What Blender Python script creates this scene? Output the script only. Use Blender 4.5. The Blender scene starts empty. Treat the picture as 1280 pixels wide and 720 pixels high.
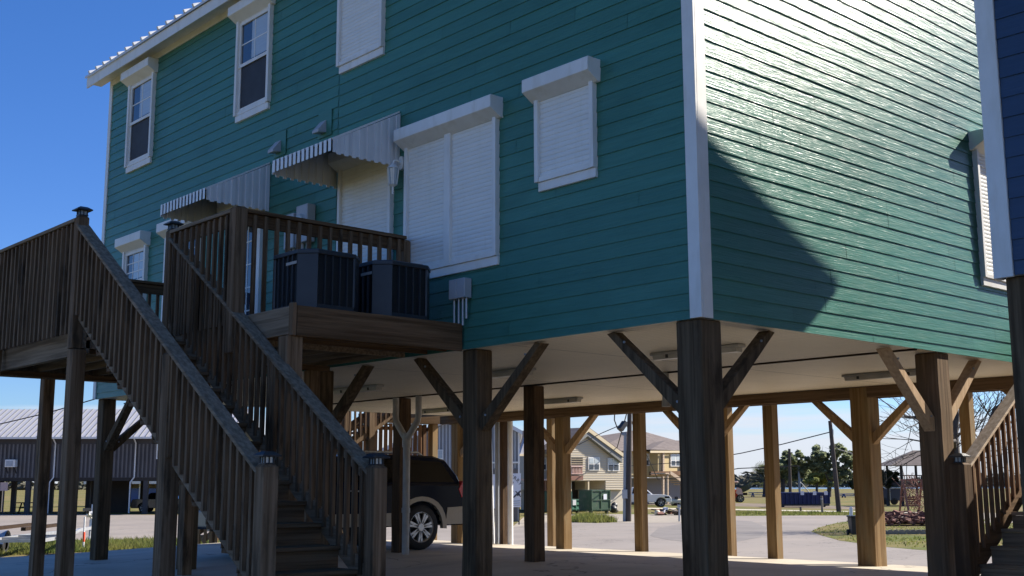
import bpy, bmesh, math, random
from mathutils import Vector, Matrix
random.seed(7)
R = math.radians
scene = bpy.context.scene
col = scene.collection
V = Vector

# ------------------------------------------------------------------ camera
CAM = V((0, 0, 1.25))
RX = V((0.7432003, -0.6690619, -0.0030733))
DN = V((0.1083141, 0.1248466, -0.9862461))
FW = V((0.6602434, 0.7326456, 0.1652549))
FPX = 1461.06
cam = bpy.data.cameras.new("camera")
cam.sensor_width = 36.0
cam.lens = FPX / 1280 * 36.0
cam.clip_start = 0.05
cam.clip_end = 6000
co = bpy.data.objects.new("camera", cam)
col.objects.link(co)
B = -FW
co.matrix_world = Matrix(((RX.x, -DN.x, B.x, CAM.x), (RX.y, -DN.y, B.y, CAM.y), (RX.z, -DN.z, B.z, CAM.z), (0, 0, 0, 1)))
scene.camera = co
GZ = -0.65                                   # street level; the slab top is about 0


def ray(px, py):
    return RX * ((px - 640) / FPX) + DN * ((py - 360) / FPX) + FW


def G(px, py, z=GZ):
    d = ray(px, py)
    t = (z - CAM.z) / d.z
    return CAM + d * t


class Loc:
    """an upright plane standing on the ground at a surveyed point, square to the view axis"""
    def __init__(s, px, py, z=GZ, n=None):
        s.o = G(px, py, z)
        s.n = V((FW.x, FW.y, 0)).normalized() if n is None else V((n[0], n[1], 0)).normalized()
        s.r = V((s.n.y, -s.n.x, 0))
        s.k = (s.o - CAM).dot(FW) / FPX

    def P(s, px, py, dn=0.0):
        d = ray(px, py)
        t = (s.o - CAM).dot(s.n) / d.dot(s.n)
        return CAM + d * t + s.n * dn

    def uz(s, px, py, d=0.0):
        """facade coordinates of a survey point lying d behind the facade plane"""
        v = ray(px, py)
        t = ((s.o - CAM).dot(s.n) + d) / v.dot(s.n)
        p = CAM + v * t - s.o
        return p.dot(s.r), p.z

    def W(s, u, d, z):
        return s.o + s.r * u + s.n * d + V((0, 0, z))


# ------------------------------------------------------------------ mesh building
class MB:
    def __init__(s):
        s.v = []; s.f = []; s.sm = []

    def add(s, vs, fs, smooth=False):
        b = len(s.v)
        s.v += [tuple(p) for p in vs]
        for f in fs:
            s.f.append(tuple(b + i for i in f)); s.sm.append(smooth)
        return s

    def face(s, *pts):
        return s.add(pts, [tuple(range(len(pts)))])

    def box(s, x0, x1, y0, y1, z0, z1):
        vs = [(x, y, z) for x in (x0, x1) for y in (y0, y1) for z in (z0, z1)]
        return s.add(vs, [(0, 1, 3, 2), (4, 6, 7, 5), (0, 4, 5, 1), (2, 3, 7, 6), (0, 2, 6, 4), (1, 5, 7, 3)])

    def obox(s, P, u0, u1, d0, d1, z0, z1):
        """box in a local frame P(u, d, z)"""
        vs = [P(u, d, z) for u in (u0, u1) for d in (d0, d1) for z in (z0, z1)]
        return s.add(vs, [(0, 1, 3, 2), (4, 6, 7, 5), (0, 4, 5, 1), (2, 3, 7, 6), (0, 2, 6, 4), (1, 5, 7, 3)])

    def beam(s, p, q, w, h, up=(0, 0, 1), vert=False):
        """bar from p to q; vert: end cuts stay plumb/level along 'up'"""
        p = V(p); q = V(q); d = (q - p).normalized(); up = V(up)
        side = d.cross(up).normalized() * (w / 2)
        u = up.normalized() * (h / 2) if vert else side.cross(d).normalized() * (h / 2)
        vs = []
        for c in (p, q):
            vs += [c - side - u, c + side - u, c + side + u, c - side + u]
        return s.add(vs, [(0, 3, 2, 1), (4, 5, 6, 7), (0, 1, 5, 4), (1, 2, 6, 5), (2, 3, 7, 6), (3, 0, 4, 7)])

    def cyl(s, p, q, r0, r1=None, n=10, cap=True):
        p = V(p); q = V(q); r1 = r0 if r1 is None else r1
        d = (q - p).normalized()
        a = d.orthogonal().normalized(); b = d.cross(a)
        vs = []
        for c, r in ((p, r0), (q, r1)):
            for i in range(n):
                t = 2 * math.pi * i / n
                vs.append(c + (a * math.cos(t) + b * math.sin(t)) * r)
        s.add(vs, [(i, (i + 1) % n, n + (i + 1) % n, n + i) for i in range(n)], True)
        if cap:
            s.add(vs[:n], [tuple(range(n))[::-1]]); s.add(vs[n:], [tuple(range(n))])
        return s

    def tube(s, pts, r, n=7, r1=None):
        pts = [V(p) for p in pts]; m = len(pts); r1 = r if r1 is None else r1
        vs = []; a = None
        for i, p in enumerate(pts):
            d = (pts[min(i + 1, m - 1)] - pts[max(i - 1, 0)]).normalized()
            if a is None: a = d.orthogonal().normalized()
            a = (a - d * a.dot(d)).normalized(); b = d.cross(a)
            rr = r + (r1 - r) * i / max(m - 1, 1)
            for k in range(n):
                t = 2 * math.pi * k / n
                vs.append(p + (a * math.cos(t) + b * math.sin(t)) * rr)
        fs = [(i * n + k, i * n + (k + 1) % n, (i + 1) * n + (k + 1) % n, (i + 1) * n + k) for i in range(m - 1) for k in range(n)]
        s.add(vs, fs, True)
        s.add(vs[:n], [tuple(range(n))[::-1]]); s.add(vs[-n:], [tuple(range(n))])
        return s

    def ext(s, poly, f, t0, t1):
        """extrude a 2-D polygon: f(a, b, t) gives the 3-D point"""
        n = len(poly)
        vs = [f(a, b, t0) for a, b in poly] + [f(a, b, t1) for a, b in poly]
        fs = [tuple(range(n))[::-1], tuple(range(n, 2 * n))] + [(i, (i + 1) % n, n + (i + 1) % n, n + i) for i in range(n)]
        return s.add(vs, fs)

    def ball(s, c, rx, ry=None, rz=None, seg=10, ring=7, f=None):
        ry = rx if ry is None else ry; rz = rx if rz is None else rz; c = V(c)
        vs = []
        for i in range(ring + 1):
            th = math.pi * i / ring
            for k in range(seg):
                ph = 2 * math.pi * k / seg
                vs.append(c + V((rx * math.sin(th) * math.cos(ph), ry * math.sin(th) * math.sin(ph), rz * math.cos(th))))
        fs = [(i * seg + k, (i + 1) * seg + k, (i + 1) * seg + (k + 1) % seg, i * seg + (k + 1) % seg) for i in range(ring) for k in range(seg)]
        return s.add(vs, fs, True)

    def build(s, name, m, parent=None, bevel=0.0, label=None, raw=False):
        o0 = V((0, 0, 0))
        if parent is not None:
            q = parent
            while q is not None:
                o0 = o0 + V(q.location); q = q.parent
        me = bpy.data.meshes.new(name)
        me.from_pydata([tuple(V(p) - o0) for p in s.v], [], s.f)
        me.polygons.foreach_set("use_smooth", s.sm)
        if not raw:
            bm = bmesh.new(); bm.from_mesh(me)
            bmesh.ops.recalc_face_normals(bm, faces=bm.faces)
            bm.to_mesh(me); bm.free()
        me.materials.append(m)
        o = bpy.data.objects.new(name, me)
        col.objects.link(o)
        if parent is not None: o.parent = parent
        if bevel:
            b = o.modifiers.new("bevel", 'BEVEL'); b.width = bevel; b.segments = 1; b.limit_method = 'ANGLE'
        if label: o["label"] = label
        return o


def tag(o, label, cat, group=None, kind=None):
    o["label"] = label; o["category"] = cat
    if group: o["group"] = group
    if kind: o["kind"] = kind
    return o


def thing(name, label, cat, loc=(0, 0, 0), group=None):
    o = bpy.data.objects.new(name, None)
    o.empty_display_size = 0.2
    col.objects.link(o); o.location = loc
    return tag(o, label, cat, group)


def struct(o):
    o["kind"] = "structure"; return o


def copy_tree(o, parent=None):
    c = o.copy(); col.objects.link(c); c.parent = parent
    for ch in list(o.children): copy_tree(ch, c)
    return c


# ------------------------------------------------------------------ materials
def lin(c):
    return tuple(c) + (1.0,)


def mk(name, c, c2=None, rough=0.6, scale=(4, 4, 4), detail=6, bump=0.0, bscale=None, bdist=0.01, spec=0.4, metal=0.0,
       rand=0.0, contrast=(0.35, 0.65), c3=None, s3=1.0, rvar=0.0, coat=0.0, world=False):
    m = bpy.data.materials.new(name); m.use_nodes = True
    nt = m.node_tree; N = nt.nodes; L = nt.links
    b = N["Principled BSDF"]
    b.inputs["Roughness"].default_value = rough
    b.inputs["Specular IOR Level"].default_value = spec
    b.inputs["Metallic"].default_value = metal
    b.inputs["Base Color"].default_value = lin(c)
    if coat: b.inputs["Coat Weight"].default_value = coat; b.inputs["Coat Roughness"].default_value = 0.066
    tc = N.new("ShaderNodeTexCoord")
    src = tc.outputs["Object"]

    def noise(sc, det=detail):
        mp = N.new("ShaderNodeMapping"); mp.inputs["Scale"].default_value = sc
        L.new(src, mp.inputs["Vector"])
        n = N.new("ShaderNodeTexNoise"); n.inputs["Scale"].default_value = 1.0; n.inputs["Detail"].default_value = det
        n.inputs["Roughness"].default_value = 0.6
        L.new(mp.outputs[0], n.inputs["Vector"])
        return n.outputs["Fac"]
    out = None
    if c2 is not None:
        mr = N.new("ShaderNodeMapRange"); mr.inputs[1].default_value = contrast[0]; mr.inputs[2].default_value = contrast[1]
        L.new(noise(scale), mr.inputs[0])
        mx = N.new("ShaderNodeMix"); mx.data_type = 'RGBA'
        mx.inputs["A"].default_value = lin(c); mx.inputs["B"].default_value = lin(c2)
        L.new(mr.outputs[0], mx.inputs["Factor"]); out = mx.outputs["Result"]
    if c3 is not None:
        mr = N.new("ShaderNodeMapRange"); mr.inputs[1].default_value = 0.52; mr.inputs[2].default_value = 0.66
        L.new(noise((s3, s3, s3) if not isinstance(s3, tuple) else s3, 5), mr.inputs[0])
        mx = N.new("ShaderNodeMix"); mx.data_type = 'RGBA'
        if out is not None: L.new(out, mx.inputs["A"])
        else: mx.inputs["A"].default_value = lin(c)
        mx.inputs["B"].default_value = lin(c3)
        L.new(mr.outputs[0], mx.inputs["Factor"]); out = mx.outputs["Result"]
    if rand:
        g = N.new("ShaderNodeNewGeometry")
        mr = N.new("ShaderNodeMapRange"); mr.inputs[3].default_value = 1 - rand; mr.inputs[4].default_value = 1 + rand
        L.new(g.outputs["Random Per Island"], mr.inputs[0])
        hs = N.new("ShaderNodeHueSaturation")
        if out is not None: L.new(out, hs.inputs["Color"])
        else: hs.inputs["Color"].default_value = lin(c)
        L.new(mr.outputs[0], hs.inputs["Value"]); out = hs.outputs[0]
    if out is not None: L.new(out, b.inputs["Base Color"])
    if rvar:
        mr = N.new("ShaderNodeMapRange"); mr.inputs[3].default_value = rough - rvar; mr.inputs[4].default_value = rough + rvar
        mr.inputs[1].default_value = .3; mr.inputs[2].default_value = .7
        L.new(noise(tuple(x * 1.7 for x in scale)), mr.inputs[0]); L.new(mr.outputs[0], b.inputs["Roughness"])
    if bump:
        bp = N.new("ShaderNodeBump"); bp.inputs["Strength"].default_value = bump; bp.inputs["Distance"].default_value = bdist
        L.new(noise(bscale or tuple(x * 3 for x in scale)), bp.inputs["Height"]); L.new(bp.outputs[0], b.inputs["Normal"])
    return m


def wood(name, c, c2, axis, rand=0.12, rough=0.75, f=1.0, c3=None):
    """timber: fine grain stretched along one axis, checks and weathering"""
    lo, hi = 0.9 * f, 26 * f
    sc = tuple(lo if a == axis else hi for a in 'xyz')
    return mk(name, c, c2, rough, sc, 8, 0.5, tuple(x * 2 for x in sc), 0.006, 0.1, rand=rand, contrast=(0.38, 0.62), c3=c3, s3=tuple(1.2 if a == axis else 5 for a in 'xyz'))


M_ = {}
M_['teal'] = mk('teal_lap_paint', (0.052, 0.178, 0.135), (0.063, 0.205, 0.158), 0.34, (1.6, 1.6, 30), 4, 0.9, (2.6, 2.6, 60), 0.0048, 0.23, rand=0.09, rvar=0.08, c3=(0.045, 0.155, 0.115), s3=(0.5, 0.5, 1.2))
M_['blue'] = mk('blue_lap_paint', (0.025, 0.052, 0.105), (0.03, 0.06, 0.12), 0.45, (1.6, 1.6, 40), 7, 0.5, (2.5, 2.5, 60), 0.004, 0.4, rand=0.05)
M_['white'] = mk('white_trim_paint', (0.8, 0.785, 0.74), (0.73, 0.715, 0.67), 0.45, (3, 3, 3), 6, 0.1, bdist=0.002, c3=(0.7, 0.675, 0.61), s3=(5, 5, 1.2))
M_['soft_white'] = mk('white_roller_slats', (0.8, 0.79, 0.75), (0.74, 0.73, 0.69), 0.4, (1.2, 1.2, 9), 5, c3=(0.74, 0.725, 0.67), s3=(7, 7, 0.8))
M_['glass'] = mk('window_glass', (0.035, 0.05, 0.07), None, 0.04, spec=1.0)
M_['blind'] = mk('window_with_pale_blind', (0.4, 0.45, 0.47), (0.46, 0.51, 0.53), 0.08, (1, 1, 40), 2, spec=0.9)
M_['screen'] = mk('insect_screen', (0.03, 0.03, 0.034), (0.045, 0.045, 0.05), 0.6, (3, 3, 3), spec=0.3)
M_['roof_w'] = mk('white_metal_roof', (0.66, 0.67, 0.68), (0.58, 0.59, 0.6), 0.35, (2, 2, 2), spec=0.5)
M_['soffit'] = mk('soffit_panel', (0.78, 0.69, 0.53), (0.71, 0.625, 0.475), 0.55, (0.8, 0.8, 0.8), 6, 0, rand=0.02)
M_['dark_gap'] = wood('dark_timber', (0.03, 0.02, 0.014), (0.05, 0.032, 0.02), 'y')  # dark brown timber, also showing in the ceiling joints
M_['pile'] = wood('shaded_weathered_piling_timber', (0.068, 0.045, 0.025), (0.135, 0.092, 0.053), 'z', c3=(0.045, 0.03, 0.017))  # weathered front pilings, their shade put into the darker colour
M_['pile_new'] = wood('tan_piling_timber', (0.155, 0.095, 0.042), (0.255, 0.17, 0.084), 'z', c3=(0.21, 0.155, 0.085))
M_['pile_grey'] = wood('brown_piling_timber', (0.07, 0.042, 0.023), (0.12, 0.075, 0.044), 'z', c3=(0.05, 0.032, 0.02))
M_['brace_pale'] = wood('sunlit_new_brace_timber', (0.38, 0.26, 0.16), (0.5, 0.36, 0.23), 'z')  # new timber, made paler still for the sun on these braces
M_['pile_mid'] = wood('mid_piling_timber', (0.09, 0.058, 0.033), (0.17, 0.115, 0.07), 'z', c3=(0.11, 0.078, 0.05))  # compromise tone between one piling's sunlit and shaded faces
M_['brace_new'] = wood('tan_brace_timber', (0.24, 0.15, 0.075), (0.35, 0.235, 0.13), 'z')
M_['beam'] = wood('brown_beam_timber', (0.1, 0.063, 0.037), (0.17, 0.113, 0.07), 'y')
M_['deck_z'] = wood('weathered_deck_timber_upright', (0.105, 0.063, 0.034), (0.22, 0.14, 0.082), 'z', rand=0.3, c3=(0.05, 0.033, 0.02))
M_['deck_y'] = wood('weathered_deck_timber_long', (0.155, 0.108, 0.068), (0.29, 0.21, 0.138), 'y', rand=0.12)
M_['deck_x'] = wood('weathered_deck_timber_cross', (0.085, 0.048, 0.024), (0.17, 0.103, 0.056), 'x', rand=0.12)
M_['tan_x'] = wood('pale_sunlit_timber', (0.36, 0.27, 0.19), (0.5, 0.4, 0.3), 'x')  # the handrail's sunlit brightness is put into this pale colour
M_['tan_z'] = wood('red_brown_baluster_timber', (0.12, 0.066, 0.037), (0.21, 0.125, 0.073), 'z', rand=0.25)
M_['concrete'] = mk('slab_concrete', (0.52, 0.465, 0.375), (0.42, 0.37, 0.29), 0.75, (0.7, 0.7, 0.7), 9, 0.15, (30, 30, 30), 0.003, c3=(0.36, 0.32, 0.27), s3=(0.25, 0.9, 1))
M_['asphalt'] = mk('worn_asphalt', (0.215, 0.19, 0.17), (0.26, 0.23, 0.205), 0.9, (0.35, 0.35, 0.35), 10, 0.3, (40, 40, 40), 0.004, 0.2, c3=(0.27, 0.235, 0.205), s3=(0.06, 0.12, 1))
M_['asphalt_d'] = mk('patched_asphalt', (0.175, 0.158, 0.145), (0.21, 0.19, 0.175), 0.9, (0.8, 0.8, 0.8), 10, 0.3, (40, 40, 40), 0.004, 0.2)
M_['gravel'] = mk('pale_gravel', (0.36, 0.32, 0.27), (0.27, 0.24, 0.2), 0.95, (1.5, 1.5, 1.5), 10, 0.4, (20, 20, 20), 0.02, 0.1)
M_['path'] = mk('pale_path_concrete', (0.5, 0.46, 0.36), (0.42, 0.38, 0.29), 0.9, (1, 1, 1))
M_['dirt'] = mk('bare_dirt', (0.12, 0.09, 0.06), (0.19, 0.145, 0.1), 0.95, (0.6, 0.6, 0.6), 10)
M_['grass'] = mk('winter_grass', (0.185, 0.145, 0.06), (0.1, 0.115, 0.03), 0.95, (0.3, 0.3, 0.3), 10, 0.5, (6, 6, 6), 0.05, 0.1, contrast=(0.42, 0.6), c3=(0.2, 0.15, 0.08), s3=(0.05, 0.09, 1))
M_['water'] = mk('lake_water', (0.1, 0.16, 0.22), (0.13, 0.19, 0.25), 0.15, (0.02, 0.02, 1), spec=0.5)
M_['blade'] = mk('green_grass_blades', (0.075, 0.12, 0.022), (0.21, 0.2, 0.06), 0.8, (0.5, 0.5, 0.5), rand=0.35)
M_['leaf_oak'] = mk('oak_leaves', (0.2, 0.23, 0.125), (0.29, 0.32, 0.19), 0.7, (0.3, 0.3, 0.3), rand=0.4)
M_['leaf_green'] = mk('bush_leaves', (0.23, 0.26, 0.08), (0.32, 0.34, 0.13), 0.7, (0.4, 0.4, 0.4), rand=0.4)
M_['leaf_dark'] = mk('dark_leaves', (0.05, 0.062, 0.03), (0.09, 0.1, 0.05), 0.7, (0.4, 0.4, 0.4), rand=0.4)
M_['leaf_far'] = mk('far_winter_trees', (0.1, 0.09, 0.065), (0.075, 0.08, 0.05), 0.9, (0.02, 0.02, 0.02), rand=0.3)
M_['bark'] = mk('dark_bark', (0.05, 0.043, 0.038), (0.085, 0.073, 0.064), 0.9, (4, 4, 1.2), 8, 0.5)
M_['black'] = mk('black_plastic', (0.02, 0.02, 0.022), (0.03, 0.03, 0.032), 0.45, (5, 5, 5))
M_['rubber'] = mk('tyre_rubber', (0.018, 0.018, 0.018), (0.028, 0.027, 0.026), 0.8, (9, 9, 9))
M_['grey_metal'] = mk('grey_painted_metal', (0.42, 0.44, 0.46), (0.36, 0.38, 0.4), 0.45, (3, 3, 3))
M_['galv'] = mk('galvanised_steel', (0.5, 0.51, 0.52), (0.4, 0.41, 0.43), 0.4, (6, 6, 6), metal=0.5)
M_['awn'] = mk('awning_metal', (0.78, 0.77, 0.76), (0.7, 0.69, 0.68), 0.4, (2, 2, 2), rand=0.1)
M_['awn_w'] = mk('awning_white_metal', (0.78, 0.8, 0.8), None, 0.4)
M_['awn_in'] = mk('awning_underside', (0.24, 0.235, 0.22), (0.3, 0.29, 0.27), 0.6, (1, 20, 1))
M_['ac_grey'] = mk('charcoal_unit_paint', (0.03, 0.033, 0.04), (0.038, 0.042, 0.05), 0.4, (4, 4, 4))
M_['ac_dark'] = mk('dark_coil_fins', (0.005, 0.006, 0.008), (0.01, 0.011, 0.013), 0.6, (2, 2, 60), 3)
M_['pvc'] = mk('grey_pvc', (0.42, 0.4, 0.37), (0.33, 0.31, 0.28), 0.5, (3, 3, 5))
M_['pvc_w'] = mk('white_pvc', (0.78, 0.78, 0.77), (0.66, 0.66, 0.64), 0.4, (3, 3, 3))
M_['lamp_tube'] = mk('clear_lamp_cover', (0.5, 0.47, 0.42), (0.4, 0.37, 0.32), 0.3, (6, 6, 6))
M_['navy'] = mk('navy_car_paint', (0.004, 0.008, 0.022), None, 0.15, spec=0.12)
M_['carblack'] = mk('dark_car_paint', (0.008, 0.008, 0.01), None, 0.2, spec=0.6, coat=0.6)
M_['tan_paint'] = mk('tan_cladding_paint', (0.38, 0.32, 0.24), (0.34, 0.29, 0.215), 0.35, (2, 2, 2), coat=0.3)
M_['tint'] = mk('tinted_car_glass', (0.004, 0.004, 0.005), None, 0.03, spec=0.25)
M_['alloy'] = mk('alloy_rim', (0.5, 0.5, 0.5), (0.42, 0.42, 0.42), 0.35, (5, 5, 5), metal=0.6)
M_['red_lens'] = mk('red_lens', (0.5, 0.012, 0.03), None, 0.15, spec=0.6)
M_['carwhite'] = mk('white_car_paint', (0.75, 0.75, 0.74), None, 0.25, coat=0.5)
M_['bb_dark'] = mk('charcoal_board_siding', (0.05, 0.047, 0.05), (0.065, 0.06, 0.062), 0.6, (1, 1, 1), spec=0.3)
M_['bb_bat'] = mk('lit_charcoal_battens', (0.12, 0.11, 0.105), (0.145, 0.135, 0.13), 0.55, (1, 1, 1), spec=0.3)  # light the battens catch is put into their paler colour
M_['roof_m'] = mk('galvalume_roof', (0.42, 0.42, 0.46), (0.38, 0.38, 0.42), 0.45, (0.5, 0.5, 0.5), metal=0.1)
M_['gm_wall'] = mk('grey_ribbed_metal', (0.2, 0.205, 0.22), (0.24, 0.245, 0.26), 0.5, (0.5, 0.5, 0.5))
M_['wains'] = mk('brown_wainscot', (0.13, 0.11, 0.105), (0.17, 0.145, 0.135), 0.7, (1, 1, 1))
M_['beige'] = mk('beige_lap_siding', (0.54, 0.48, 0.385), (0.5, 0.445, 0.355), 0.6, (0.2, 0.2, 8), rand=0.04)
M_['tanwall'] = mk('yellow_stucco', (0.55, 0.43, 0.22), (0.5, 0.385, 0.19), 0.8, (0.5, 0.5, 0.5))
M_['shingle'] = mk('brown_shingle', (0.11, 0.088, 0.08), (0.16, 0.13, 0.118), 0.9, (1.5, 1.5, 4), 8)
M_['fascia_t'] = mk('cream_fascia', (0.6, 0.5, 0.33), None, 0.6)
M_['shadegrey'] = mk('grey_soffit_shade', (0.2, 0.2, 0.19), None, 0.7)  # grey that also carries the shadow band below the beige rake
M_['cave'] = mk('dark_opening', (0.035, 0.03, 0.026), (0.05, 0.042, 0.036), 0.9, (1, 1, 1))  # deep brown, also standing for the shade inside openings
M_['redwood'] = mk('red_brown_rail', (0.24, 0.11, 0.075), (0.18, 0.08, 0.055), 0.7, (2, 2, 2))
M_['dump'] = mk('green_dumpster_paint', (0.032, 0.07, 0.035), (0.045, 0.09, 0.048), 0.5, (2, 2, 2), c3=(0.09, 0.1, 0.07), s3=2.5)
M_['dump_d'] = mk('dark_green_dumpster_paint', (0.012, 0.05, 0.035), (0.018, 0.065, 0.045), 0.5, (2, 2, 2))
M_['dump_l'] = mk('light_green_dumpster_paint', (0.06, 0.19, 0.13), (0.08, 0.23, 0.16), 0.5, (2, 2, 2))
M_['rolloff'] = mk('navy_container_paint', (0.008, 0.016, 0.075), (0.011, 0.022, 0.1), 0.5, (1, 1, 1), c3=(0.03, 0.035, 0.1), s3=1.5)
M_['polewood'] = wood('utility_pole_timber', (0.06, 0.05, 0.045), (0.1, 0.085, 0.075), 'z')
M_['polesteel'] = mk('steel_pole', (0.3, 0.33, 0.36), (0.25, 0.28, 0.31), 0.5, (2, 2, 1))
M_['cable'] = mk('cable_sheath', (0.03, 0.03, 0.035), None, 0.6)
M_['red'] = mk('red_tractor_paint', (0.5, 0.06, 0.03), (0.42, 0.07, 0.045), 0.4, (2, 2, 2))
M_['pinkwhite'] = mk('faded_canopy', (0.6, 0.42, 0.36), None, 0.6)
M_['cream_p'] = mk('cream_plastic', (0.62, 0.56, 0.4), None, 0.6)
M_['boat'] = mk('dark_green_hull', (0.015, 0.03, 0.025), None, 0.5)
M_['bluewood'] = mk('blue_painted_wood', (0.03, 0.07, 0.22), (0.04, 0.09, 0.26), 0.6, (2, 2, 2))
M_['navyshed'] = mk('navy_trailer_paint', (0.05, 0.065, 0.11), (0.065, 0.08, 0.13), 0.5, (1, 1, 1))
M_['brick'] = mk('red_brown_mulch', (0.2, 0.085, 0.065), (0.11, 0.06, 0.045), 0.95, (6, 6, 6), 8, 0.8, (15, 15, 15), 0.05, rand=0.3)
M_['stone'] = mk('edging_concrete', (0.3, 0.26, 0.21), (0.2, 0.17, 0.14), 0.9, (4, 4, 4))
M_['signw'] = mk('sign_board_white', (0.74, 0.75, 0.78), (0.68, 0.69, 0.72), 0.5, (1, 1, 1))
M_['ink'] = mk('sign_lettering', (0.06, 0.065, 0.08), None, 0.6)
M_['orange'] = mk('orange_marker', (0.8, 0.09, 0.03), None, 0.5)
M_['canopy_blue'] = mk('blue_tarp', (0.08, 0.13, 0.3), None, 0.6)

def add_cracks(m, scale, width, dark, warp=0.25):
    nt_ = m.node_tree; N_ = nt_.nodes; b_ = N_["Principled BSDF"]
    old = b_.inputs["Base Color"].links[0].from_socket
    tc_ = N_.new("ShaderNodeTexCoord"); nz = N_.new("ShaderNodeTexNoise"); nz.inputs["Scale"].default_value = 1.3; nz.inputs["Detail"].default_value = 5
    nt_.links.new(tc_.outputs["Object"], nz.inputs["Vector"])
    vm = N_.new("ShaderNodeVectorMath"); vm.operation = 'SCALE'; vm.inputs["Scale"].default_value = warp / scale
    nt_.links.new(nz.outputs["Color"], vm.inputs[0])
    va = N_.new("ShaderNodeVectorMath"); va.operation = 'ADD'; nt_.links.new(tc_.outputs["Object"], va.inputs[0]); nt_.links.new(vm.outputs[0], va.inputs[1])
    vo = N_.new("ShaderNodeTexVoronoi"); vo.feature = 'DISTANCE_TO_EDGE'; vo.inputs["Scale"].default_value = scale
    nt_.links.new(va.outputs[0], vo.inputs["Vector"])
    mr_ = N_.new("ShaderNodeMapRange"); mr_.inputs[1].default_value = 0.0; mr_.inputs[2].default_value = width; mr_.inputs[3].default_value = dark; mr_.inputs[4].default_value = 0.0
    nt_.links.new(vo.outputs["Distance"], mr_.inputs[0])
    mx_ = N_.new("ShaderNodeMix"); mx_.data_type = 'RGBA'; mx_.inputs["B"].default_value = (0.05, 0.045, 0.04, 1)
    nt_.links.new(mr_.outputs[0], mx_.inputs["Factor"]); nt_.links.new(old, mx_.inputs["A"]); nt_.links.new(mx_.outputs["Result"], b_.inputs["Base Color"])


add_cracks(M_['concrete'], 0.28, 0.006, 0.7)
add_cracks(M_['asphalt'], 0.16, 0.008, 0.55, 0.5)
for k_l in ('leaf_oak', 'leaf_green', 'leaf_dark', 'blade'):
    m_l = M_[k_l]; nt_l = m_l.node_tree; b_l = nt_l.nodes["Principled BSDF"]
    tr_l = nt_l.nodes.new("ShaderNodeBsdfTranslucent"); ms_l = nt_l.nodes.new("ShaderNodeMixShader"); ms_l.inputs[0].default_value = 0.55
    c_l = b_l.inputs["Base Color"].links[0].from_socket
    nt_l.links.new(c_l, tr_l.inputs["Color"]); nt_l.links.new(b_l.outputs[0], ms_l.inputs[1]); nt_l.links.new(tr_l.outputs[0], ms_l.inputs[2])
    nt_l.links.new(ms_l.outputs[0], nt_l.nodes["Material Output"].inputs["Surface"])

# ------------------------------------------------------------------ light and sky
SUN_EL, SUN_AZ = 36.0, 71.0                        # azimuth from -Y towards +X
sd = V((math.cos(R(SUN_EL)) * math.sin(R(SUN_AZ)), -math.cos(R(SUN_EL)) * math.cos(R(SUN_AZ)), math.sin(R(SUN_EL))))
sl = bpy.data.lights.new("sun", 'SUN'); sl.energy = 5.0; sl.angle = R(0.4); sl.color = (1.0, 0.93, 0.82)
so = bpy.data.objects.new("sun", sl); col.objects.link(so)
so.rotation_euler = (-sd).to_track_quat('-Z', 'Y').to_euler(); so.location = (30, -20, 40)
w = bpy.data.worlds.new("World"); scene.world = w; w.use_nodes = True
nt = w.node_tree; N = nt.nodes; L = nt.links
bg = N["Background"]; bg.inputs["Strength"].default_value = 0.072
sky = N.new("ShaderNodeTexSky"); sky.sky_type = 'NISHITA'; sky.sun_disc = False
sky.sun_elevation = R(SUN_EL); sky.sun_rotation = math.atan2(sd.x, sd.y); sky.air_density = 1.0; sky.dust_density = 0.35; sky.ozone_density = 1.6
hs = N.new("ShaderNodeHueSaturation"); hs.inputs["Saturation"].default_value = 1.32
tn = N.new("ShaderNodeMix"); tn.data_type = 'RGBA'; tn.blend_type = 'MULTIPLY'; tn.inputs["Factor"].default_value = 1.0; tn.inputs["B"].default_value = (0.98, 0.92, 1.06, 1)
L.new(sky.outputs[0], tn.inputs["A"]); L.new(tn.outputs["Result"], hs.inputs["Color"])
tc = N.new("ShaderNodeTexCoord")
sep = N.new("ShaderNodeSeparateXYZ"); L.new(tc.outputs["Generated"], sep.inputs[0])
mp = N.new("ShaderNodeMapping"); mp.inputs["Scale"].default_value = (1.4, 1.4, 22); mp.inputs["Location"].default_value = (0.3, 1.7, 0.2)
L.new(tc.outputs["Generated"], mp.inputs["Vector"])
cn = N.new("ShaderNodeTexNoise"); cn.inputs["Scale"].default_value = 1.6; cn.inputs["Detail"].default_value = 7; cn.inputs["Roughness"].default_value = 0.55
L.new(mp.outputs[0], cn.inputs["Vector"])
# cloud bank low on the horizon, breaking into streaks higher up
bank = N.new("ShaderNodeMapRange"); bank.inputs[1].default_value = 0.02; bank.inputs[2].default_value = 0.085; bank.inputs[3].default_value = 0.36; bank.inputs[4].default_value = -0.3
L.new(sep.outputs["Z"], bank.inputs[0])
ad = N.new("ShaderNodeMath"); ad.operation = 'ADD'; L.new(cn.outputs["Fac"], ad.inputs[0]); L.new(bank.outputs[0], ad.inputs[1])
cr = N.new("ShaderNodeMapRange"); cr.inputs[1].default_value = 0.44; cr.inputs[2].default_value = 0.62; cr.inputs[4].default_value = 0.85
L.new(ad.outputs[0], cr.inputs[0])
mx = N.new("ShaderNodeMix"); mx.data_type = 'RGBA'; mx.inputs["B"].default_value = (5.2, 5.4, 6.0, 1)
hz = N.new("ShaderNodeMapRange"); hz.inputs[1].default_value = 0.0; hz.inputs[2].default_value = 0.6; hz.inputs[3].default_value = 1.0; hz.inputs[4].default_value = 0.0
L.new(sep.outputs["Z"], hz.inputs[0])
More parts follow.
